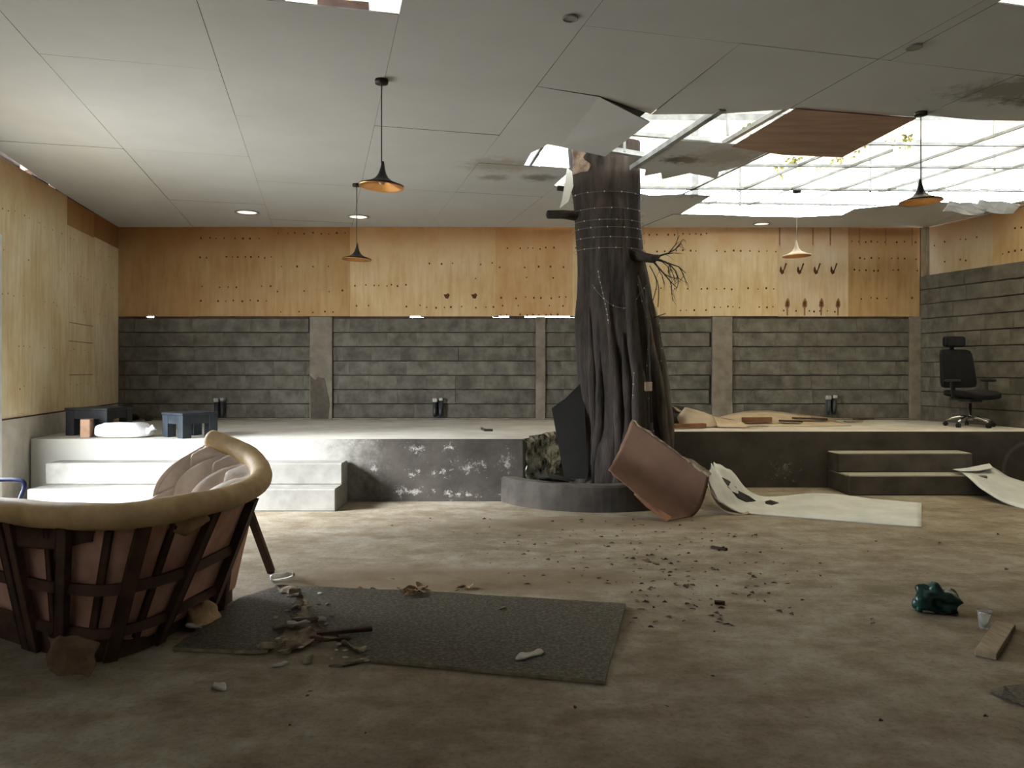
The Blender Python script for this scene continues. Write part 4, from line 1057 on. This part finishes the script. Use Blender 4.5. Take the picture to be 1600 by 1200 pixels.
# vines hanging from the roof edge
random.seed(21)
def vine(u, v, Y, L, label):
    p = P(u, v, Y); t = thing('hanging_vine', label, 'vine', p, 0, 'vines hanging in the open roof')
    bm = BM(); pts = [Vector((0, 0, 0))]
    for s in range(6): pts.append(pts[-1] + Vector((random.uniform(-.03, .03), random.uniform(-.03, .03), -L / 6)))
    tube(bm, [Vector((0, 0, zr(Y) - .08 - p.z))] + pts, .006, 5); obj('stem', bm, M['leaf'], t)
    bm = BM()
    for s in range(26):
        c = random.choice(pts) + Vector((random.uniform(-.07, .07), random.uniform(-.07, .07), random.uniform(-.08, .03)))
        d = Vector((random.uniform(-1, 1), random.uniform(-1, 1), random.uniform(-1.4, .2))).normalized() * .07; s_ = d.cross(Vector((random.random(), random.random(), random.random()))).normalized() * .022
        a = [bm.verts.new(c), bm.verts.new(c + d * .5 + s_), bm.verts.new(c + d), bm.verts.new(c + d * .5 - s_)]; bm.faces.new(a)
    o = obj('leaves', bm, M['vine'], t); o['kind'] = 'stuff'
VL = 'small yellow green vine tuft hanging in the roof opening'
for u, v, Y, L in ((1348, 200, 10.5, .22), (1398, 192, 10.4, .2), (1420, 205, 10.2, .15), (1305, 232, 11, .16), (1262, 238, 11.5, .14), (1240, 240, 11.2, .16), (1282, 245, 11.6, .12), (1215, 252, 11.5, .18), (1330, 228, 11.2, .12)):
    vine(u, v, Y, L, VL)
vine(1172, 176, 9.8, .16, 'yellow vine tuft above the trunk side roof opening'); 

# ------------------------------------------------------------------ curved broken sofa
random.seed(31)
so = thing('booth_sofa', 'broken curved booth sofa with beige leather roll, seen from behind', 'sofa', (-2.4, 4.6, 0)); O = Vector((-2.4, 4.6, 0))
TOP = [(-3.5, 4.45, .78), P(0, 796, 3.95), P(100, 806, 3.75), P(200, 806, 3.72), P(300, 790, 3.95), P(370, 773, 4.35), P(407, 750, 4.8), P(400, 722, 5.1), P(370, 702, 5.25), P(330, 686, 5.35)]
TOP = smooth_curve(TOP, 70)
BASE = smooth_curve([(-3.55, 4.72, 0), (-2.6, 4.16, 0), (-2.36, 4.03, 0), (-2.13, 3.95, 0), (-1.99, 4.1, 0), (-1.94, 4.38, 0), (-1.84, 4.87, 0), (-1.86, 5.1, 0), (-2.0, 5.3, 0), (-2.3, 5.45, 0)], 70)
n = 70
rad = [.066 + .006 * nz3((i * .2, 0, 0), 1) for i in range(n)]
bm = BM(); tube(bm, [p - O for p in TOP], rad, 14)
for v in bm.verts:   # stitched folds across the roll
    v.co += Vector((0, 0, .004 * nz3(v.co, 9)))
obj('top_roll', bm, M['leatherbeige'], so, True)
# leather covering flap under the roll, outer side
def out_at(i, t): return TOP[i].lerp(BASE[i], t)
# outer lining from under the roll down to the plinth
cut = 52
rows = [[out_at(i, .05 + .87 * j / 10) - O + Vector((0, .035, 0)) + Vector((.008 * nz3((i * .2, j * .4, 0), 1), .012 * nz3((i * .3, j * .5, 3), 1), 0)) for i in range(cut)] for j in range(11)]
bm = BM(); loft(bm, rows, .006); obj('outer_lining', bm, M['lining'], so, True)
# inner tufted back
def inner(i, t):
    ic = Vector((-2.9, 5.05, 0)); b = BASE[i]; d = (ic - b); d.z = 0; d.normalize()
    foot = b + d * .42 + Vector((0, 0, .34)); return TOP[i].lerp(foot, t), d
rows = []; NI = 180
def inner_f(x, t):
    i = min(int(x), n - 2); f = x - i; p0, d0 = inner(i, t); p1, d1 = inner(i + 1, t); return p0.lerp(p1, f), d0.lerp(d1, f).normalized()
for j in range(45):
    t = j / 44; r = []
    for q in range(NI):
        x = q / (NI - 1) * (n - 1); p, d = inner_f(x, t); a_, b_ = x / 6.2 + t * 1.35, x / 6.2 - t * 1.35
        puff = (abs(math.sin(math.pi * a_)) * abs(math.sin(math.pi * b_))) ** .5
        wr = .006 * nz3((x * .9, t * 2, 0), 1.5) + .005 * math.sin(x * 3.1 + t * 4) * puff
        e = min(1, t * 6, (1 - t) * 6 + .2, (NI - 1 - q) / 5 + .15)
        p = p + (d * .105 + Vector((0, 0, .035))) * puff * e * 1.2 + d * (.01 + wr); r.append(p - O)
    rows.append(r)
bm = BM(); loft(bm, rows, .02); obj('tufted_back', bm, M['leatherpale'], so, True)
# seat inside
ic = Vector((-2.95, 5.1, 0)); rows = []
for t in (0, .25, .55, .8, 1.0):
    rows.append([(inner(i, .98)[0].lerp(ic + (inner(i, .98)[0] - ic) * .35, t) + Vector((0, 0, .03 - .02 * t))) - O for i in range(0, n, 3)])
bm = BM(); loft(bm, rows, .1); obj('seat', bm, M['leatherpale'], so, True)
# timber frame: slats up the back, two rails, plinth
def slat_s(i, t0, t1, wd, th, off, name='back_slat', m_='wood'):
    a, b = out_at(i, t0) - O, out_at(i, t1) - O; tg = (TOP[min(i + 1, n - 1)] - TOP[max(i - 1, 0)]).normalized(); nr = tg.cross(Vector((0, 0, 1))).normalized()
    bm = BM(); bar(bm, a + nr * off, b + nr * off, wd, th, nr, .004); return obj(name, bm, M[m_], so)
def near_i(u):
    return min(range(8, 50), key=lambda i: abs((TOP[i].x / TOP[i].y * FP + CX) - u))
for u in (-60, 20, 112, 226, 338):
    slat_s(near_i(u), .07, .99, .06, .035, .03)
for u in (68, 168, 282):
    slat_s(near_i(u), .1, .88, .03, .02, -.005, 'thin_slat')
ie = 47
slat_s(43, .1, .99, .10, .05, .02, 'end_post'); 
bm = BM(); bar(bm, P(365, 800, 4.95) - O, P(345, 960, 4.72) - O, .05, .05); obj('end_brace', bm, M['wood'], so)
for t, t2, wd in ((.50, .46, .055), (.80, .78, .05)):
    bm = BM(); c = [out_at(i, t + (t2 - t) * i / n) - O + Vector((.015, -.02, 0)) for i in range(0, 44)]
    up = Vector((0, 0, 1)); rows = []
    for p, a, b in zip(c, [c[max(0, i - 1)] for i in range(len(c))], [c[min(len(c) - 1, i + 1)] for i in range(len(c))]):
        tg = (b - a).normalized(); nr = tg.cross(up).normalized()
        rows.append([p - nr * .012 - up * wd / 2, p + nr * .012 - up * wd / 2, p + nr * .012 + up * wd / 2, p - nr * .012 + up * wd / 2])
    loft(bm, rows, 0, True); obj('back_rail', bm, M['wood'], so)
bm = BM(); rows = []
for i in range(0, 50):
    p = BASE[i] - O; tg = (BASE[min(i + 1, n - 1)] - BASE[max(i - 1, 0)]).normalized(); nr = tg.cross(Vector((0, 0, 1))).normalized()
    rows.append([p - nr * .015, p + nr * .02, p + nr * .02 + Vector((0, 0, .11)), p - nr * .015 + Vector((0, 0, .11))])
loft(bm, rows, 0, True); obj('plinth', bm, M['wood'], so)
# loose diagonal leg at the right end
bm = BM(); bar(bm, P(388, 795, 5.25) - O, F(424, 895) - O + Vector((0, 0, .005)), .05, .045, (0, 1, 0), .004); obj('loose_leg', bm, M['wood'], so)
# dark stuffing/hessian hanging below the roll and torn rags at the feet
def rag(name, pts, m_, amp=.03, k=0, th=.008):
    rows = []; a = [Vector(p) for p in pts[0]]; b = [Vector(p) for p in pts[1]]; na = smooth_curve(a, 14); nb = smooth_curve(b, 14)
    for j in range(9):
        t = j / 8; rows.append([p.lerp(q, t) - O + Vector((.6 * amp * nz3((i * .25, t * 1.6, k), 1), .6 * amp * nz3((i * .3, t * 2, k + 5), 1) - amp * .4, .3 * amp * nz3((i * .3, t * 2, k + 9), 1))) for i, (p, q) in enumerate(zip(na, nb))])
    for r in rows:
        for p in r: p.z = max(p.z, .006)
    bm = BM(); loft(bm, rows, th); return obj(name, bm, m_, so, True)
rag('torn_fabric', ([P(258, 802, 3.86), P(290, 798, 3.92), P(322, 800, 4.0)], [P(255, 822, 3.9), P(290, 836, 3.98), P(327, 812, 4.06)]), M['rag'], .05, 1)
rag('torn_fabric', ([P(0, 815, 3.94), P(70, 820, 3.82), P(150, 822, 3.72)], [P(0, 850, 3.98), P(70, 858, 3.86), P(150, 846, 3.78)]), M['wood'], .03, 2)
rag('torn_fabric', ([P(80, 990, 3.74), P(115, 990, 3.7), P(158, 1000, 3.72)], [P(78, 1035, 3.68), P(110, 1052, 3.64), P(156, 1045, 3.67)]), M['ragdark'], .08, 3)
rag('torn_fabric', ([P(288, 930, 4.5), P(310, 925, 4.55), P(335, 940, 4.6)], [P(292, 975, 4.5), P(320, 990, 4.42), P(350, 965, 4.62)]), M['rag'], .07, 4)
rag('torn_fabric', ([P(330, 950, 4.75), P(345, 945, 4.8), P(360, 952, 4.8)], [P(330, 962, 4.65), P(350, 968, 4.62), P(366, 960, 4.7)]), M['rag'], .05, 5)
rag('torn_fabric', ([P(330, 808, 4.42), P(352, 800, 4.5), P(372, 790, 4.62)], [P(336, 830, 4.42), P(355, 822, 4.5), P(376, 806, 4.62)]), M['rag'], .04, 6)

# plastic chair whose armrest shows at the left edge
ac = thing('plastic_armchair', 'dark blue plastic armchair behind the sofa at left edge', 'chair', (-4.55, 6.5, 0), R(8)); ac.scale = (1, 1, .87)
bm = BM(); tube(bm, smooth_curve([(-.22, .24, .55), (-.05, .24, .60), (.18, .24, .605), (.27, .24, .585), (.285, .24, .52), (.25, .24, .40), (.22, .22, .2), (.24, .24, .0)], 24), .022, 8); obj('armrest', bm, M['bluearm'], ac, True)
bm = BM(); tube(bm, smooth_curve([(-.22, -.24, .55), (-.05, -.24, .60), (.18, -.24, .605), (.27, -.24, .585), (.285, -.24, .52), (.25, -.24, .40), (.22, -.22, .2), (.24, -.24, .0)], 24), .022, 8); obj('armrest', bm, M['bluearm'], ac, True)
bm = BM(); pad(bm, .24, .23, .02, lambda v: v + Vector((0, 0, .41))); obj('seat', bm, M['bluearm'], ac, True)
bm = BM(); pad(bm, .02, .22, .22, lambda v: Vector((v.x - .26 - .2 * v.z, v.y, v.z + .64))); obj('backrest', bm, M['bluearm'], ac, True)
for s in (-1, 1):
    bm = BM(); tube(bm, [(-.22, s * .2, .41), (-.25, s * .23, 0)], [.025, .018], 8); obj('leg', bm, M['bluearm'], ac, True)

# ------------------------------------------------------------------ mat (two torn pieces) and the litter on it
def ragged(a, b, n, amp, k):
    a, b = Vector(a), Vector(b); d = b - a; nn = Vector((-d.y, d.x)).normalized(); return [a + d * (i / n) + nn * amp * noise.noise(Vector((i * 1.7 + k, k, 0))) for i in range(n)]
def fxy(u, v): return F(u, v).xy
def mat_piece(label, pts, k):
    poly = []
    for (a, b, nn, amp) in pts: poly += ragged(a, b, nn, amp, k)
    t = thing('floor_sheet', label, 'mat', (*poly[0], 0)); o0 = Vector(poly[0])
    bm = BM(); prism(bm, [(*(p - o0), .002 * nz3((p.x, p.y, 0), 3)) for p in poly], .004, .022)
    for f in bm.faces: f.material_index = 0
    bm.normal_update()
    for f in bm.faces: f.material_index = 1 if abs(f.normal.z) < .5 else 0
    obj('sheet', bm, [M['mat'], M['matedge']], t); return t
T1 = [fxy(438, 919), fxy(462, 935), fxy(468, 958), fxy(445, 985), fxy(440, 1005), fxy(418, 1022)]
L1 = [(fxy(270, 1018), fxy(418, 1024), 8, .015)] + [(T1[i], T1[i - 1], 4, .05) for i in range(5, 0, -1)] + [(fxy(438, 919), fxy(372, 940), 6, .02), (fxy(372, 940), fxy(270, 1018), 8, .015)]
mat_piece('smaller torn dark sheet on the floor beside the sofa', L1, 3)
T2 = [fxy(452, 920), fxy(474, 936), fxy(482, 960), fxy(505, 985), fxy(545, 1012), fxy(575, 1036)]
L2 = [(fxy(580, 1036), fxy(945, 1071), 16, .006), (fxy(945, 1071), fxy(978, 948), 10, .012), (fxy(978, 948), fxy(640, 927), 14, .02), (fxy(640, 927), fxy(452, 920), 8, .02)] + [(T2[i], T2[i + 1], 4, .05) for i in range(5)]
mat_piece('large dark speckled sheet lying on the floor in the foreground', L2, 8)
bm = BM(); p, q = F(462, 993, .03), F(582, 982, .05); bar(bm, p, q, .035, .022, bev=.003); tag(obj('stick', bm, M['wood']), 'dark wooden stick across the torn gap between the floor sheets', 'stick')
bm = BM(); p, q = F(455, 971, .03), F(496, 969, .04); bar(bm, p, q, .03, .018, bev=.003); tag(obj('stick', bm, M['wood']), 'short dark splinter behind the longer stick on the torn sheet', 'stick')
random.seed(41)
def scrap(u, v, su, sv, h, m_, label, k, name='torn_scrap', cat='scrap', z0=.024, rz=0):
    su, sv, h = su * .85, sv * .75, h * .6
    bm = BM(); pad(bm, su / 2, sv / 2, max(.008, h * .4), lambda v: v)
    for w_ in bm.verts:
        f = Vector((nz3(w_.co, 14, k), nz3(w_.co, 17, k + 3), nz3(w_.co, 15, k + 6)))
        w_.co += Vector((f.x * .03, f.y * .035 + .03 * math.sin(w_.co.x * 20 + k), f.z * h * .9))
    zz = min(w_.co.z for w_ in bm.verts) * .55
    for w_ in bm.verts: w_.co.z = max(.002, w_.co.z - zz)
    o = tag(obj(name, bm, m_, None, False), label, cat); o.location = (*fxy(u, v), z0); o.rotation_euler.z = rz; return o
for i, (u, v, su, sv, h, m_, rz, lab) in enumerate((
    (450, 930, .26, .10, .06, 'paper', -1.0, 'curled backing shred at the top of the sheet tear'),
    (468, 955, .22, .07, .05, 'paper', -1.2, 'narrow backing shred halfway along the sheet tear'),
    (478, 980, .26, .07, .04, 'whitepaper', .05, 'crumbly whitish shred just behind the long stick'),
    (445, 990, .12, .09, .05, 'paper', .4, 'small backing shred at the left tip of the stick'),
    (468, 1012, .22, .16, .08, 'paper', .6, 'largest crumpled backing heap in front of the stick'),
    (435, 1018, .22, .06, .04, 'paper', .3, 'thin shred along the front edge of the smaller sheet'),
    (515, 1008, .25, .06, .05, 'wood', -.5, 'dark peeled strip right of the crumpled heap'),
    (553, 1020, .18, .06, .04, 'paper', -.2, 'pale peeled strip near the corner of the large sheet'),
    (545, 1038, .22, .05, .02, 'paper', 0, 'flat shred in front of the large sheet corner'),
    (305, 988, .10, .06, .03, 'whitepaper', .2, 'whitish scrap on the smaller sheet near the sofa foot'),
    (438, 1040, .10, .025, .012, 'whitepaper', .3, 'flat whitish sliver in front of the torn sheets'),
    (480, 1036, .06, .08, .05, 'paper', .3, 'little brown shred below the crumpled heap'),
    (827, 1031, .18, .07, .02, 'whitepaper', .15, 'white torn scrap on the large speckled sheet'),
    (341, 1078, .07, .06, .06, 'whitepaper', .3, 'tiny pale tuft alone on the foreground floor'),
    (785, 958, .05, .03, .02, 'paper', .3, 'small pale crumb on the large sheet'))):
    scrap(u, v, su, sv, h, M[m_], lab, i * 3.1, rz=rz, z0=.024 if v < 1030 or u == 827 else .002)

CHIP = []
for q in range(4):
    bm = BM(); bmesh.ops.create_icosphere(bm, subdivisions=1, radius=1)
    for v in bm.verts: v.co = Vector((v.co.x * (1 + .5 * nz3(v.co, 2, q)), v.co.y * (.6 + .4 * nz3(v.co, 2, q + 4)), max(-.1, v.co.z * .3)))
    me = bpy.data.meshes.new('chip'); bmesh.ops.recalc_face_normals(bm, faces=bm.faces); bm.to_mesh(me); bm.free(); me.materials.append(M['paper'] if q < 3 else M['whitepaper']); CHIP.append(me)
for q in range(70):
    u0, v0 = random.choice(((455, 935), (470, 955), (455, 975), (470, 1000), (440, 1018), (490, 1010), (540, 1022), (560, 1036), (478, 972), (450, 1010)))
    o = bpy.data.objects.new('backing_chip', random.choice(CHIP)); C.objects.link(o); sz = random.uniform(.008, .026)
    o.location = (*fxy(u0 + random.gauss(0, 16), v0 + random.gauss(0, 7)), .024 + sz * .1); o.scale = (sz, sz, sz); o.rotation_euler.z = random.uniform(0, 6)
    tag(o, 'crumb of torn backing lying along the sheet tear', 'crumb', 'crumbs along the sheet tear')
# loose litter on the floor
bm = BM(); pad(bm, .12, .08, .075, lambda v: v + Vector((0, 0, .07)))
bmesh.ops.subdivide_edges(bm, edges=bm.edges, cuts=1, use_grid_fill=True)
bm.normal_update()
for v in bm.verts:
    v.co += v.normal * (.05 * nz3(v.co, 11) + .025 * nz3(v.co, 27)); v.co.z = max(.003, v.co.z * (1.05 - .35 * (v.co.x / .12)))
gb = thing('green_bag', 'crumpled dark green plastic bag on the floor at right', 'bag', F(1467, 955), R(-15)); obj('bag', bm, M['green'], gb, True)
bm = BM(); tube(bm, [(-.09, -.03, .1), (-.12, -.05, .05), (-.13, -.07, .01)], [.02, .012, .02], 7); crumple(bm, .01, 20); obj('handle', bm, M['green'], gb, True)
gp = F(1538, 982)
jar = thing('clear_cup', 'clear plastic cup standing behind the short plank', 'cup', gp)
bm = BM(); lathe(bm, [(0, .002), (.026, .002), (.028, .01), (.036, .09), (.038, .10), (.034, .10), (.033, .09), (.025, .012), (0, .010)], 20); obj('cup', bm, M['clear'], jar, True)
bm = BM(); lathe(bm, [(.038, .0), (.040, .004), (.038, .008)], 20, (0, 0, .098)); obj('rim', bm, M['clear'], jar, True)
bm = BM(); p, q = F(1540, 1023, .02), F(1571, 977, .02); bar(bm, p, q, .098, .035, bev=.003)
o = tag(obj('plank', bm, M['palewood']), 'short pale plank on the floor at the right edge', 'plank')
bt = thing('clear_bottle', 'small clear crushed bottle beside the loose sofa leg', 'bottle', F(438, 908) + Vector((0, 0, .03)), R(35))
bm = BM(); tube(bm, [(-.07, 0, 0), (-.05, 0, .002), (0, 0, .0), (.05, 0, .003), (.075, 0, .004), (.085, 0, .004)], [.022, .03, .027, .029, .015, .012], 14); obj('bottle', bm, M['clear'], bt, True)
bm = BM(); tube(bm, [(.085, 0, .004), (.1, 0, .004)], .014, 12); obj('cap', bm, M['whitepaper'], bt)
# dark sheet corner at the lower right
bm = BM(); pts = [F(1546, 1082), F(1570, 1078), F(1640, 1068), F(1680, 1120), F(1600, 1106), F(1565, 1094)]; prism(bm, [(p.x, p.y, .01 * (i % 2)) for i, p in enumerate(pts)], .003, .010)
tag(obj('dark_sheet', bm, M['mat']), 'dark torn sheet corner lying at the lower right edge', 'mat')

# dry leaves: separate copies, three shapes
def leaf_mesh(k, m_):
    rr = random.Random(k); bm = BM(); L = 1; rows = []
    for i in range(6):
        t = i / 5; wd = .28 * math.sin(math.pi * min(.97, max(.03, t))) ** .8; c = rr.uniform(.1, .3)
        rows.append([Vector((t - .5, -wd, c * abs(wd) + .12 * (t - .5) ** 2 * 2)), Vector((t - .5, 0, .03)), Vector((t - .5, wd, rr.uniform(.5, 1.2) * wd))])
    loft(bm, rows, .02)
    me = bpy.data.meshes.new('dry_leaf'); bmesh.ops.recalc_face_normals(bm, faces=bm.faces); bm.to_mesh(me); bm.free(); me.materials.append(m_); return me
LM = [leaf_mesh(i, M['leaf']) for i in range(4)]; LT = [leaf_mesh(i + 9, M['leaftan']) for i in range(3)]
random.seed(77)
def leaf(u, v, size, tan=False, z=0.0, label=None):
    o = bpy.data.objects.new('dry_leaf', random.choice(LT if tan else LM)); C.objects.link(o)
    p = F(u, v); o.location = (p.x, p.y, z + .004); o.scale = (size, size * random.uniform(.6, 1.1), size * random.uniform(.6, 1.3))
    o.rotation_euler = (0, 0, random.uniform(0, 6.28))
    if tan: tag(o, 'tan dry leaf in the small heap at the far edge of the large sheet', 'leaf', 'tan leaves at the sheet edge')
    else: tag(o, 'small dark dry leaf scattered on the concrete floor', 'leaf', 'dark leaves scattered on the floor')
cnt = 0
while cnt < 250:
    if random.random() < .8: u, v = random.gauss(1020, 140), random.uniform(806, 980)
    else: u, v = random.uniform(420, 1590), random.uniform(800, 1150)
    if not 430 < u < 1595 or (u < 985 and v > 915 and v < 1080) or v > 1180: continue
    if v < 812 and 760 < u < 1150: continue
    if 1140 < u < 1450 and v < 835: continue
    if v < 885 and u < 760 and random.random() < .6: continue
    if v < 800: continue
    leaf(u, v, random.uniform(.02, .05) * (1 if v < 1000 else .7)); cnt += 1
for u, v in ((1010, 878), (1072, 918), (1128, 858)): leaf(u, v, .085)
for _ in range(16): leaf(random.gauss(648, 12), random.gauss(932, 4), random.uniform(.06, .11), True, .024 + random.uniform(0, .015))
for _ in range(12): leaf(random.uniform(560, 760), random.uniform(919, 926), random.uniform(.05, .09), True, .004)
for name, label, a, b, wd in (('bark_strip', 'dark bark strip on the floor in front of the white board', (1112, 857), (1135, 861), .03), ('bark_strip', 'dark bark strip on the floor right of the large sheet', (1117, 944), (1132, 945), .025)):
    bm = BM(); p, q = F(*a), F(*b); p.z = q.z = .012; bar(bm, p, q, wd, .014, bev=.003); tag(obj(name, bm, M['leaf']), label, 'bark')

# daylight portals (sampling guides at the real openings)
pd = Vector((xl(6.89), 6.89, OZ / 2)) - NL * .1
portal('portal_door', pd, (R(90), 0, math.atan2(NL.y, NL.x) - R(90)), 2.15, OZ)
